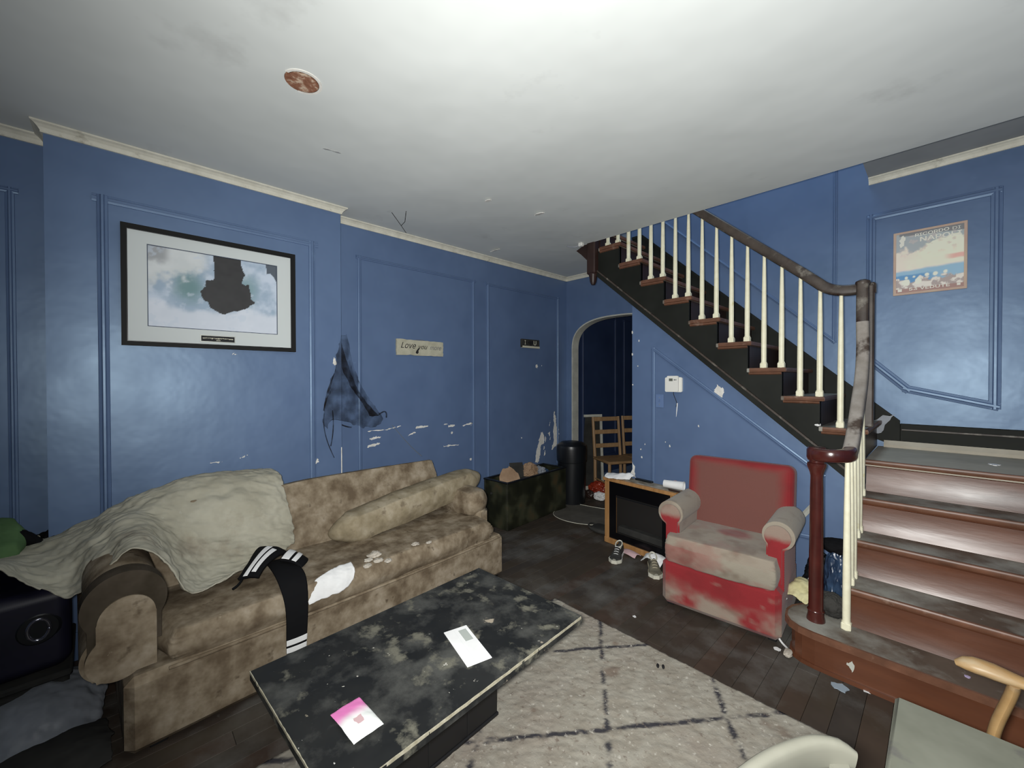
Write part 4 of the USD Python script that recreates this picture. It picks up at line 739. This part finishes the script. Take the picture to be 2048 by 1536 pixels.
def t_sea(v):
    u, w = v[:, 0], v[:, 1]; p = np.c_[u, w, 0*u]
    n, n2 = N3(p, 9, 1), N3(p, 26, 2)
    c = mixc((.34, .44, .56), (.58, .66, .78), sstep(n*.7+n2*.3, .38, .62))
    c = mixc(c, (.13, .25, .25), sstep(.13-np.hypot((u+.14)/1.0, (w-.02)/1.3)+(n-.5)*.12, 0, .10)*.85)
    c = mixc(c, (.17, .30, .31), sstep(.10-np.hypot(u-.16, (w-.05)/1.6)+(n-.5)*.1, 0, .08)*.7)
    c = mixc(c, (.70, .74, .82), sstep(-w-.06+(n-.5)*.16, 0, .05)*.8)
    c = mixc(c, (.72, .73, .70), sstep(w-.08-u*.4+(n2-.5)*.2, .03, .12)*sstep(-u, .02, .1)*.7)
    c = mixc(c, (.30, .31, .33), sstep(w-.13+(n2-.5)*.08, 0, .05)*sstep(-u-.22, 0, .05)*.8)
    c = mixc(c, (.55, .63, .74), sstep(n2, .56, .66)*.5)
    ed = (N3(p, 14, 7)-.5)*.07
    rock = ((np.abs(u-.055+ed) < .075) & (w > .06)) | ((w <= .09+ed) & (w > -.12+ed+np.abs(u-.03)*.75-.02) & (np.abs(u-.045+ed*2) < .125-np.maximum(0, -w-.02)*.5))
    c = np.where(rock[:, None], np.array((.040, .040, .042))+.02*(n2[:, None]-.5), c)
    c = np.where(((u > .275) & (w > .20-(u-.27)*-1.2-.08*(u-.24)/.1+ed*.3-.0) | ((u > .27) & (w+u*1.4 > .60+ed)))[:, None], np.array((.10, .12, .15)), c)
    return c
gx, gy = np.meshgrid(np.linspace(PX0, PX1, 150), np.linspace(PY0, PY1, 106), indexing='ij'); gp = np.stack([gx, gy, 0*gx+.003], -1); gn = np.zeros_like(gp); gn[..., 2] = 1
part(fr, 'print', shell(gp, gn, .002), M['art'], smooth=True, tint=t_sea, label='dark rocks in pale blue foaming sea')
pq = part(fr, 'caption_plaque', box(-.092, .088, -.302, -.262, .008, .0105, .001), M['ink'])
part(pq, 'plaque_border', ext_xy(shapely.box(-.094, -.304, .090, -.260).difference(shapely.box(-.089, -.299, .085, -.265)), .0095, .0115), M['brass'])
g4 = np.random.default_rng(5); cm = []; xx = -.08
while xx < .075:
    w_ = g4.uniform(.006, .014); hh = g4.uniform(.006, .012); cm.append(ext_xy(ragged([(xx, -.275-hh*.2), (xx+w_, -.277), (xx+w_, -.277-hh*.5), (xx, -.275-hh*.8)], .001, 3, int(xx*1e4) % 977), .0105, .0108)); xx += w_+.0012
cm.append(ext_xy(shapely.box(-.012, -.294, .010, -.290), .0105, .0108))
part(pq, 'caption_lettering', cat_(cm), M['paleink'])
part(fr, 'hanging_back', box(-FW+.01, FW-.01, -FH+.01, FH-.01, 0, .003), M['cardboard'])

po = thing('poster', 'pastel souvenir poster of a bay lettered NAPOLI on the stair landing wall', 'poster', (-.071, YB, 2.353), basis=BACK)
PW, PH = .186, .2325
part(po, 'backing', box(-PW, PW, -PH, PH, 0, .012, .002), mat('poster_border', (8., 3., [(.3, (.56, .38, .31)), (.7, (.62, .48, .36))]), rough=.6))
def t_bay(v):
    u, w = v[:, 0]/PW, v[:, 1]/PH; p = np.c_[v[:, 0], v[:, 1], 0*u]; n, n2 = N3(p, 16, 3), N3(p, 42, 4)
    c = mixc((.86, .74, .60), (.84, .80, .62), sstep(w, -.1, .5)); c = mixc(c, (.80, .62, .55), sstep(-u+w*.2+(n-.5), .1, .8)*.6)
    c = mixc(c, (.78, .40, .35), sstep(.10-np.abs(w-.02+(n-.5)*.1), 0, .06)*sstep(u, .35, .7)*.9)
    c = mixc(c, (.30, .36, .40), sstep(w-.42-.20*u+(n-.5)*.8+(n2-.5)*.3, 0, .12)*.85); c = mixc(c, (.55, .48, .45), sstep(n2, .56, .64)*sstep(w, .1, .4)*.6)
    c = mixc(c, (.30, .48, .62), sstep(-w-.18+u*.03+(n-.5)*.06, 0, .10)); c = mixc(c, (.13, .30, .52), sstep(-w-.36+(n-.5)*.1, 0, .06)*sstep(-u, -.4, .2))
    fg = sstep(-w-.52-.05*np.sin(u*9)+(n2-.5)*.35, 0, .05); c = mixc(c, (.42, .35, .33), fg); c = mixc(c, (.74, .69, .62), fg*sstep(n2, .5, .58))
    for uu, ww, r in [(-.62, -.62, .10), (-.28, -.60, .09), (-.62, -.48, .055), (-.40, -.46, .04), (-.05, -.44, .06), (.18, -.44, .06), (.45, -.42, .05)]: c = mixc(c, (.78, .76, .64), sstep(r-np.hypot((u-uu)*.8, (w-ww)*.9)+(n2-.5)*.06, 0, .02))
    c = np.clip(c*1.22, 0, .92); c = mixc(c, (.45, .28, .25), sstep(-w-.80, 0, .02)); c = mixc(c, (.24, .24, .25), sstep(w-.80+.06*u, 0, .015)*sstep(u+.85, 0, .05)*.9); return c
gx, gy = np.meshgrid(np.linspace(-PW+.016, PW-.016, 90), np.linspace(-PH+.016, PH-.016, 110), indexing='ij'); gp = np.stack([gx, gy, 0*gx+.0115], -1); gn = np.zeros_like(gp); gn[..., 2] = 1
part(po, 'print', shell(gp, gn, .002), M['art'], smooth=True, tint=t_bay)
li = mat('cream_poster_lettering', (.86, .84, .74), rough=.6)
def word(t, s_, h, x0, x1, y, z, mt, rotd=0., bold=True, shear=0., dep=.0008):
    m = meshkit.text_mesh(s_, h, dep, bold=bold); v = m.vertices.copy(); b = m.bounds; v[:, 0] = x0+(v[:, 0]-b[0, 0])/(b[1, 0]-b[0, 0])*(x1-x0); v[:, 0] += shear*v[:, 1]; v[:, 1] += y; v[:, 2] += z
    m = trimesh.Trimesh(v, m.faces, process=False)
    if rotd: m = rot(m, math.radians(rotd), (0, 0, 1), ((x0+x1)/2, y, 0))
    return part(t, 'lettering', m, mt)
word(po, 'NAPOLI', .030, -.045, .160, .142, .0128, li); word(po, 'RICORDO', .020, -.070, .100, .184, .0128, li, 2.); word(po, 'DI', .020, .116, .154, .184, .0128, li, bold=False)
word(po, '53 VEDUTE', .020, -.100, .105, -.205, .0128, li)
part(po, 'printed_mark', ext_xy(shapely.box(-.160, -.208, -.138, -.188), .0125, .0134), li); part(po, 'printed_mark', ext_xy(shapely.box(.138, -.205, .155, -.190), .0125, .0134), li)
part(po, 'printed_mark', ext_xy(ragged([(-.150, .12), (-.125, .13), (-.120, .19), (-.135, .205), (-.155, .17)], .004, 3, 3), .0125, .0132), li)

sg = thing('script_sign', 'cream wooden sign with black script reading Love you more on the left wall', 'sign', (XL, 2.026, 1.798), basis=LEFT)
part(sg, 'board', ext_xy(ragged([(-.248, -.072), (.248, -.072), (.248, .066), (-.248, .072)], .0018, 14, 3), 0, .016), M['signwood'])
def script(t, P, r, mt): part(t, 'lettering', tube([(x, y, .0165) for x, y in P], r, 6, 60), mt, smooth=True)
word(sg, 'Love', .052, -.205, -.06, -.008, .0155, M['ink'], bold=False, shear=.35, dep=.0014); word(sg, 'you', .040, -.032, .060, -.010, .0155, M['ink'], bold=False, shear=.35, dep=.0014); word(sg, 'more', .040, .098, .220, -.012, .0155, M['greyink'], bold=False, shear=.3, dep=.0014)
part(sg, 'ink_drop', ext_xy(Polygon([(-.052, -.046), (-.040, -.055), (-.028, -.045), (-.030, -.028), (-.018, -.006), (-.026, -.008), (-.044, -.030)]).buffer(.003), .0155, .017), M['ink'])
part(sg, 'hanging_wire', tube([(-.07, .066, .008), (-.01, .074, .012), (.05, .068, .008)], .0025, 6, 12), M['greyink'], smooth=True)
bs = thing('small_letter_sign', 'small black sign with two pale letters high on the left wall near the corner', 'sign', (XL, 3.50, 1.922), basis=LEFT)
part(bs, 'board', box(-.150, .150, -.045, .052, 0, .030, .004), M['charcoal'])
for x0, s_ in ((-.105, 'I'), (.045, 'U')): word(bs, s_, .048, x0, x0+(.016 if s_ == 'I' else .045), -.012, .030, M['paleink'], dep=.002)
part(bs, 'dark_emblem', ext_xy(Polygon([(-.045, .012), (-.02, .034), (0, .02), (.02, .034), (.03, .012), (-.005, -.018)]).buffer(.003), .030, .032), M['ink'])
part(bs, 'pale_base', box(-.140, .152, -.050, -.026, .002, .034, .003), M['paleink'])

# thermostat, switch and loose wire on the stair wall
tm = thing('thermostat', 'white thermostat with a small display on the blue wall under the stairs', 'thermostat', (-1.563, YS, 1.455), basis=BACK)
part(tm, 'base_plate', mv(ext_xy(shapely.box(-.062, -.050, .062, .050).buffer(.012), 0, .016), (0, 0, 0)), M['whiteplastic'], smooth=40)
part(tm, 'housing', ext_xy(shapely.box(-.040, -.048, .040, .066).buffer(.008), .016, .034), M['whiteplastic'], smooth=40)
part(tm, 'display', ext_xy(shapely.box(-.030, .030, .002, .052), .034, .0352), M['lcd']); part(tm, 'button', box(.012, .024, .036, .046, .034, .037, .001), M['greyink'])
part(tm, 'button', box(.028, .034, .036, .046, .034, .037, .001), M['greyink'])
sw = thing('light_switch', 'blue painted light switch plate left of the thermostat', 'switch', (-1.692, YS, 1.312), basis=BACK)
part(sw, 'plate', box(-.036, .036, -.058, .058, 0, .007, .003), M['switch']); part(sw, 'toggle', box(-.005, .005, -.004, .014, .006, .018, .002), M['switch'])
for y in (-.030, .030): part(sw, 'screw', lathe([(0, .007), (.004, .007), (.003, .0085), (0, .009)], 8, (0, y, 0)), M['brass'])
lw = thing('loose_wire', 'white wire end hanging on the wall below the thermostat', 'wire', (-1.545, YS, 1.40), basis=BACK)
part(lw, 'sheath', tube([(.014, -.100, .010), (.011, -.15, .012), (.004, -.215, .010)], [.0045, .0045, .002], 8, 12), M['white'], smooth=True)
part(lw, 'dark_lead', tube([(-.02, .0, .006), (-.010, -.05, .010), (.006, -.09, .010), (.002, -.13, .010)], .0025, 6, 14), M['ink'], smooth=True)

# torn black netting hanging from the corner of the chimney breast
nt = thing('torn_netting', 'torn black netting hanging down the corner of the chimney breast', 'netting', (XL, 1.3, 1.5))
part(nt, 'veil', cloth([[(-3.185, 1.226, 1.85), (-3.182, 1.238, 1.85), (-3.19, 1.25, 1.85), (-3.20, 1.26, 1.85)], [(-3.182, 1.18, 1.62), (-3.165, 1.24, 1.63), (-3.20, 1.29, 1.62), (-3.25, 1.33, 1.62)], [(-3.182, 1.13, 1.42), (-3.16, 1.24, 1.42), (-3.22, 1.34, 1.42), (-3.30, 1.43, 1.43)], [(-3.182, 1.085, 1.27), (-3.16, 1.24, 1.25), (-3.24, 1.40, 1.25), (-3.33, 1.56, 1.26)], [(-3.182, 1.11, 1.13), (-3.16, 1.20, 1.20), (-3.24, 1.40, 1.12), (-3.34, 1.63, 1.15)]], 70, 60, .002, .010, 9, 3, ragged=.03), M['mesh'], smooth=True, world=True)
part(nt, 'dense_fold', cloth([[(-3.345, 1.23, 1.86), (-3.34, 1.25, 1.86)], [(-3.32, 1.25, 1.66), (-3.33, 1.315, 1.66)], [(-3.33, 1.34, 1.46), (-3.34, 1.39, 1.46)], [(-3.345, 1.44, 1.32), (-3.345, 1.48, 1.32)], [(-3.35, 1.52, 1.19), (-3.35, 1.60, 1.19)]], 50, 14, .003, .008, 14, 4, ragged=.012), M['net2'], smooth=True, world=True)
part(nt, 'dense_fold', tube([(-3.18, 1.165, 1.55), (-3.175, 1.115, 1.40), (-3.175, 1.085, 1.27)], [.002, .010, .004], 8, 20), M['net2'], smooth=True, world=True)
part(nt, 'thread', tube([(-3.18, 1.09, 1.25), (-3.18, 1.10, 1.08), (-3.178, 1.135, .97), (-3.178, 1.16, .91)], .0035, 6, 24), M['net2'], smooth=True, world=True)
part(nt, 'thread', tube([(-3.18, 1.15, 1.27), (-3.18, 1.155, 1.14), (-3.178, 1.135, 1.0)], .004, 6, 20), M['net2'], smooth=True, world=True)
part(nt, 'thread', tube([(-3.34, 1.22, 1.18), (-3.34, 1.32, 1.12), (-3.345, 1.36, 1.11)], .006, 6, 14), M['net2'], smooth=True, world=True)
part(nt, 'thread', tube([(-3.35, 1.60, 1.20), (-3.345, 1.66, 1.22), (-3.35, 1.67, 1.17)], .006, 6, 14), M['net2'], smooth=True, world=True)
single('hanging_string', 'thin pale string hanging slantwise down to the sofa back', 'string', tube([(-3.34, 1.72, 1.10), (-3.28, 1.78, 1.0), (-3.20, 1.82, .92), (-3.10, 1.87, .84)], .0022, 6, 20), M['greyink'], smooth=True)
# ---------------------------------------------------------------- pile at the left of the sofa
cs = thing('navy_suitcase', 'dark navy suitcase with a shiny ring handle under the hanging sheet', 'suitcase', (-2.93, -.49, .22), math.radians(4))
part(cs, 'shell', mv(rounded(.50, .60, .36, .05, 16), (0, 0, .18)), M['navy'], smooth=40)
part(cs, 'handle', tube([(.252, .20+.032*math.cos(a), .20+.045*math.sin(a)) for a in np.linspace(0, 2*PI, 14)], .008, 8, 36), mat('chrome_ring', (.30, .30, .36), rough=.15, metallic=.9), smooth=True)
part(cs, 'handle_recess', lathe([(0, 0), (.07, 0), (.06, .006), (0, .006)], 20).apply_transform(trimesh.transformations.rotation_matrix(PI/2, (0, 1, 0))).apply_translation((.247, .20, .20)), M['black'], smooth=30)
cr = thing('dark_crate', 'low charcoal crate on the floor under the navy suitcase', 'crate', (-2.90, -.49, 0), math.radians(2))
part(cr, 'body', box(-.24, .24, -.30, .30, 0, .19, .02), M['charcoal'], smooth=40)
part(cr, 'lid', box(-.25, .25, -.31, .31, .19, .22, .008), M['charcoal'], smooth=40)
single('green_cushion', 'green cushion lying on the sheet at the left edge', 'cushion', rot(pillow(.36, .30, .15, .6, 4, .02, 6, 3), .25, (0, 1, 0)), M['green'], smooth=True, loc=(-3.12, -.50, .715), rotz=.15)
single('charcoal_bundle', 'black cloth bundle behind the sheet by the wall', 'bundle', blob((.10, .09, .09), 4, .3, 5, 4, (-3.27, -.27, .62)), M['blackmat'], smooth=True)
single('strap_roll', 'charcoal strap roll right behind the green cushion', 'strap', rot(blob((.035, .03, .085), 3, .3, 5, 9), .7, (1, 0, 0)).apply_translation((-3.12, -.335, .70)), M['blackmat'], smooth=True)
sk1 = cloth([[(-3.05, -.47, .02), (-2.92, -.46, .10), (-2.74, -.40, .09), (-2.60, -.38, .02)], [(-3.06, -.30, .03), (-2.90, -.28, .15), (-2.74, -.26, .13), (-2.60, -.25, .02)], [(-3.02, -.17, .02), (-2.90, -.15, .13), (-2.76, -.15, .11), (-2.62, -.15, .02)], [(-2.98, -.095, .01), (-2.88, -.085, .06), (-2.78, -.09, .05), (-2.68, -.11, .01)]], 60, 50, .006, .030, 6, 7, ragged=.012)
v = sk1.vertices.copy(); v[:, 0] += .14; v[:, 2] = np.maximum(v[:, 2], .004+.002*(np.arange(len(v)) < len(v)//2)); sk1 = trimesh.Trimesh(v, sk1.faces, process=False)
single('grey_plastic_sheet', 'crumpled grey plastic sheet on the floor left of the sofa', 'plastic sheet', sk1, M['greybag'], smooth=True)
single('charcoal_rag', 'charcoal rag spread on the floor in front of the sofa arm', 'rag', cloth([[(-2.60, -.36, .012), (-2.42, -.35, .03), (-2.2, -.32, .012)], [(-2.56, -.20, .016), (-2.40, -.18, .05), (-2.2, -.17, .012)], [(-2.52, -.07, .012), (-2.38, -.05, .03), (-2.22, -.04, .012)]], 40, 40, .006, .012, 8, 9, ragged=.014), M['charcoal'], smooth=True)
# ---------------------------------------------------------------- corner between armchair and stairs
single('yellow_cloth', 'crumpled pale yellow cloth on the floor between the armchair and the newel', 'cloth', cloth([[(-.628, 2.89, .17), (-.612, 2.94, .215), (-.60, 2.99, .225)], [(-.60, 2.875, .205), (-.578, 2.935, .27), (-.565, 2.99, .265)], [(-.555, 2.865, .185), (-.535, 2.925, .25), (-.52, 2.98, .215)], [(-.525, 2.875, .195), (-.495, 2.93, .235), (-.465, 2.99, .25)]], 44, 36, .008, .028, 16, 5, ragged=.035), M['yellow'], smooth=True)
single('black_trash_bag', 'black plastic bag in the corner behind the armchair and newel', 'bag', blob((.10, .11, .19), 4, .3, 6, 2, (-.515, 3.235, .20), flat=-.195), M['black'], smooth=20)
single('blue_plastic_bag', 'crumpled blue plastic bag standing in the corner behind the newel', 'bag', blob((.075, .085, .24), 4, .3, 7, 4, (-.425, 3.09, .235), flat=-.23), M['bluebag'], smooth=20)
single('baseball_hat', 'black cap lying on top of the blue bag against the wall', 'cap', blob((.085, .07, .045), 4, .2, 4, 3, (-.43, 3.12, .49)), M['blackmat'], smooth=True)
single('small_black_bag', 'low black bag at the foot of the newel under the yellow cloth', 'bag', blob((.075, .07, .10), 4, .3, 6, 6, (-.535, 3.03, .095), flat=-.09), M['charcoal'], smooth=25)
single('dark_cloth_lump', 'dark cloth lump on the bottom step behind the newel', 'cloth', blob((.07, .06, .07), 4, .3, 6, 8, (-.41, 2.82, SR+.058), flat=-.055), M['charcoal'], smooth=25)
single('wood_strip', 'thin pale wooden strip leaning on the wall beside the armchair', 'strip', tube([(-.66, 3.33, .55), (-.56, 3.365, .70)], .016, 4, 2, False), M['archtrim'])
single('extension_lead', 'white cord hanging off the bottom step down to the floor', 'cord', tube([(-.625, 2.84, .20), (-.640, 2.74, .17), (-.645, 2.70, .10), (-.640, 2.70, .04), (-.615, 2.69, .010), (-.585, 2.66, .008), (-.575, 2.62, .008)], .006, 8, 40), M['white'], smooth=True)
single('cord_plug', 'small frayed plug end of the white cord on the floor', 'plug', blob((.02, .035, .014), 3, .4, 5, 2, (-.565, 2.60, .016)), M['foam'], smooth=25)
# scraps
for i, (x, y, r, m_, lb, ct_) in enumerate([(-.33, 2.51, .035, 'paper2', 'blue grey paper scrap on the floor in front of the bottom step', 'paper scrap'), (-.275, 2.585, .010, 'yellow', 'tiny yellow crumb against the bottom riser', 'crumb'), (-.24, 2.575, .016, 'white', 'small white paper crumb against the bottom riser', 'crumb'), (-1.33, 2.33, .012, 'white', 'tiny white crumb on the bare floor before the armchair', 'crumb'), (-.62, 2.62, .018, 'white', 'small white flake at the right front foot of the armchair', 'flake')]):
    single('floor_scrap', lb, ct_, ext_xy(ragged([(x+r*math.cos(a), y+r*math.sin(a)) for a in np.linspace(.3, 2*PI+.3, 6)[:-1]], r*.15, 3, i), .0015, .0015+r*.12), M[m_])
single('step_scrap', 'tiny lilac scrap on the bottom tread', 'scrap', ext_xy(ragged([(.085+.010*math.cos(a), 2.66+.010*math.sin(a)) for a in np.linspace(0, 2*PI, 6)[:-1]], .002, 2, 4), SR, SR+.004), mat('lilac_plastic', (.50, .42, .62), rough=.4))
part(st, 'chipped_paint_spot', ext_xz(ragged([(-.315, .10), (-.295, .115), (-.285, .09), (-.295, .06), (-.305, .08)], .003, 3, 2), 2.5805, 2.583), M['archtrim'], world=True)
rc = thing('rug_clip', 'small pair of dark clips lying on the rug', 'clip', (-.985, 1.985, .030), .5)
for s_ in (-1, 1): part(rc, 'prong', mv(blob((.007, .016, .006), 2, .1, 2, s_+2), (s_*.013, 0, 0)), M['ink'], smooth=True)
# white crumbs left on the upper steps
single('stair_crumb', 'white crumb on the second step of the upper flight', 'crumb', blob((.014, .012, .022), 3, .3, 4, 1, (-.80, 3.365, SR*7+.018)), M['white'], smooth=True)
single('stair_crumb', 'white crumb on the first step of the upper flight', 'crumb', blob((.020, .014, .012), 3, .3, 4, 2, (-.57, 3.355, SR*6+.010)), M['white'], smooth=True)
single('landing_chip', 'white paint chip on the grey landing near the right edge', 'paint chip', ext_xy(ragged([(.22+.022*math.cos(a), 3.75+.03*math.sin(a)) for a in np.linspace(0, 2*PI, 7)[:-1]], .004, 3, 4), SR*5, SR*5+.004), M['white'])
single('torn_paper', 'torn grey paper stuck in the corner of landing and skirting', 'torn paper', mv(rot(ext_xz(ragged([(-.09, -.05), (.0, -.02), (.10, .03), (.05, -.04), (.02, -.12), (-.07, -.13)], .006, 3, 3), 0, .003), 0, (0, 0, 1)), (-.335, 4.165, 1.21)), M['greybag'])

# ---------------------------------------------------------------- next room, seen through the arch
wf = thing('white_picture_frame', 'empty white frame leaning on the wall of the next room', 'frame', (-3.30, 4.62, 0), math.radians(62))
for a, b_ in (((-.20, -.165), (0, 1.02)), ((.165, .20), (0, 1.02)), ((-.165, .165), (.985, 1.02)), ((-.165, .165), (0, .05))): part(wf, 'rail', rot(box(a[0], a[1], -.015, .015, b_[0], b_[1], .003), -.06, (1, 0, 0)), M['archtrim'])
part(wf, 'backing', rot(box(-.165, .165, .004, .010, .05, .985), -.06, (1, 0, 0)), M['charcoal'])
def ladder_chair(label, loc, rz):
    t = thing('ladderback_chair', label, 'chair', loc, rz, 'pine chairs in the next room')
    for s_ in (-1, 1):
        part(t, 'back_post', tube([(s_*.19, .18, 0), (s_*.19, .19, .45), (s_*.19, .25, 1.0)], [.020, .022, .019], 8, 8, False), M['pine'], smooth=40)
        part(t, 'front_leg', tube([(s_*.20, -.20, 0), (s_*.20, -.20, .46)], .02, 8, 4, False), M['pine'], smooth=40)
        part(t, 'side_stretcher', tube([(s_*.195, -.20, .20), (s_*.19, .185, .20)], .011, 8, 3, False), M['pine'], smooth=40)
    for z in (.97, .80, .62): part(t, 'slat', rot(box(-.18, .18, -.009, .009, -.028, .028, .004), -.10, (1, 0, 0)).apply_translation((0, .19+.06*(z-.45)/.55, z)), M['pine'])
    part(t, 'seat', box(-.22, .22, -.22, .20, .45, .485, .012), M['pine'], smooth=40)
    part(t, 'stretcher', tube([(-.19, -.20, .28), (.19, -.20, .28)], .011, 8, 3, False), M['pine'], smooth=40)
ladder_chair('left pine ladder-back chair beyond the arch, nearest the white frame', (-2.90, 4.60, 0), math.radians(63))
ladder_chair('right pine ladder-back chair beyond the arch, partly behind the wall', (-2.72, 5.02, 0), math.radians(60))
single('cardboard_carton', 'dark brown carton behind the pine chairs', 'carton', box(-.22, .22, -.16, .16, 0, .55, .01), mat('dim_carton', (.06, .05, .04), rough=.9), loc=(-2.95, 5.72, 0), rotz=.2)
single('red_plastic_bag', 'red plastic bag on the floor under the white frame', 'bag', blob((.13, .09, .09), 4, .35, 7, 3, (-3.06, 4.44, .09), flat=-.085), M['redbag'], smooth=20)
single('white_plastic_bag', 'small white plastic bag on the floor in front of the red bag', 'bag', blob((.08, .06, .055), 4, .35, 7, 5, (-2.91, 4.27, .055), flat=-.052), M['white'], smooth=20)
single('maroon_bag', 'small dark maroon bag between the bin and the white bag', 'bag', blob((.06, .05, .05), 3, .35, 7, 6, (-3.06, 4.27, .05), flat=-.048), M['dkriser'], smooth=20)

# ---------------------------------------------------------------- chairs at the near edge
oc = thing('open_armchair', 'pale wood armchair with a grimy grey seat at the lower right', 'chair', (.20, 1.62, 0))
part(oc, 'seat', box(-.30, .28, -.245, .235, .405, .45, .010), M['seatgrey'], smooth=40)
part(oc, 'seat_frame', box(-.27, .28, -.235, .225, .36, .405, .006), M['palewood'])
for s_ in (-1, 1):
    y = .285*s_
    arm_ = spline([(-.165, y, .602), (-.13, y, .612), (-.05, y, .608), (.10, y, .612), (.30, y, .63)], 24)
    part(oc, 'armrest', sweep(arm_, circ(.026, 14, .017), scale=np.interp(np.linspace(0, 1, 24), [0, .06, .18, .32, 1], [.45, 1.25, 1.25, .85, .8])), M['palewood'], smooth=40)
    part(oc, 'arm_post', sweep(spline([(-.085, y-.035*s_, .36), (-.085, y-.02*s_, .44), (-.06, y, .53), (-.045, y, .60)], 16), circ(.030, 10, .014), (1, 0, 0)), M['palewood'], smooth=40)
    part(oc, 'back_post', tube([(.30, y*.85, 0), (.29, y*.85, .42), (.36, y*.85, .98)], .02, 8, 8, False), M['palewood'], smooth=40)
    part(oc, 'front_leg', tube([(-.20, y*.8, 0), (-.20, y*.8, .37)], .02, 8, 3, False), M['palewood'], smooth=40)
part(oc, 'crest_rail', box(.34, .37, -.25, .25, .86, .98, .008), M['palewood'])
part(oc, 'splat', rot(box(.315, .33, -.07, .07, .45, .88, .004), .09, (0, 1, 0), (.32, 0, .45)), M['palewood'])
cw = thing('cream_chair', 'cream painted chair with a curved top rail at the bottom edge', 'chair', (0, 0, 0))
top = spline([(-.098, .905, .846), (-.128, .889, .85), (-.154, .86, .85), (-.175, .822, .85), (-.194, .779, .85), (-.213, .717, .85), (-.235, .62, .85), (-.25, .52, .85)], 36)
part(cw, 'crest_rail', sweep(top, [(.013*np.sign(math.cos(a))*abs(math.cos(a))**.7, .029*np.sign(math.sin(a))*abs(math.sin(a))**.7) for a in np.linspace(0, 2*PI, 16, endpoint=False)], scale=np.interp(np.linspace(0, 1, 36), [0, .05, .15, 1], [.5, .85, 1, 1])), M['creamwood'], smooth=50)
for p0, p1 in (((-.118, .885, .84), (-.095, .93, 0)), ((-.245, .54, .84), (-.25, .48, 0))): part(cw, 'back_post', tube([p0, p1], [.016, .02], 8, 2, False), M['creamwood'], smooth=40)
part(cw, 'seat', mv(rot(box(-.21, .21, -.20, .20, .42, .455, .01), math.radians(63), (0, 0, 1)), (-.03, .56, 0)), M['creamwood'])
for p in ((.12, .70, 0), (-.05, .35, 0)): part(cw, 'front_leg', tube([p, (p[0], p[1], .43)], .018, 8, 2, False), M['creamwood'], smooth=40)
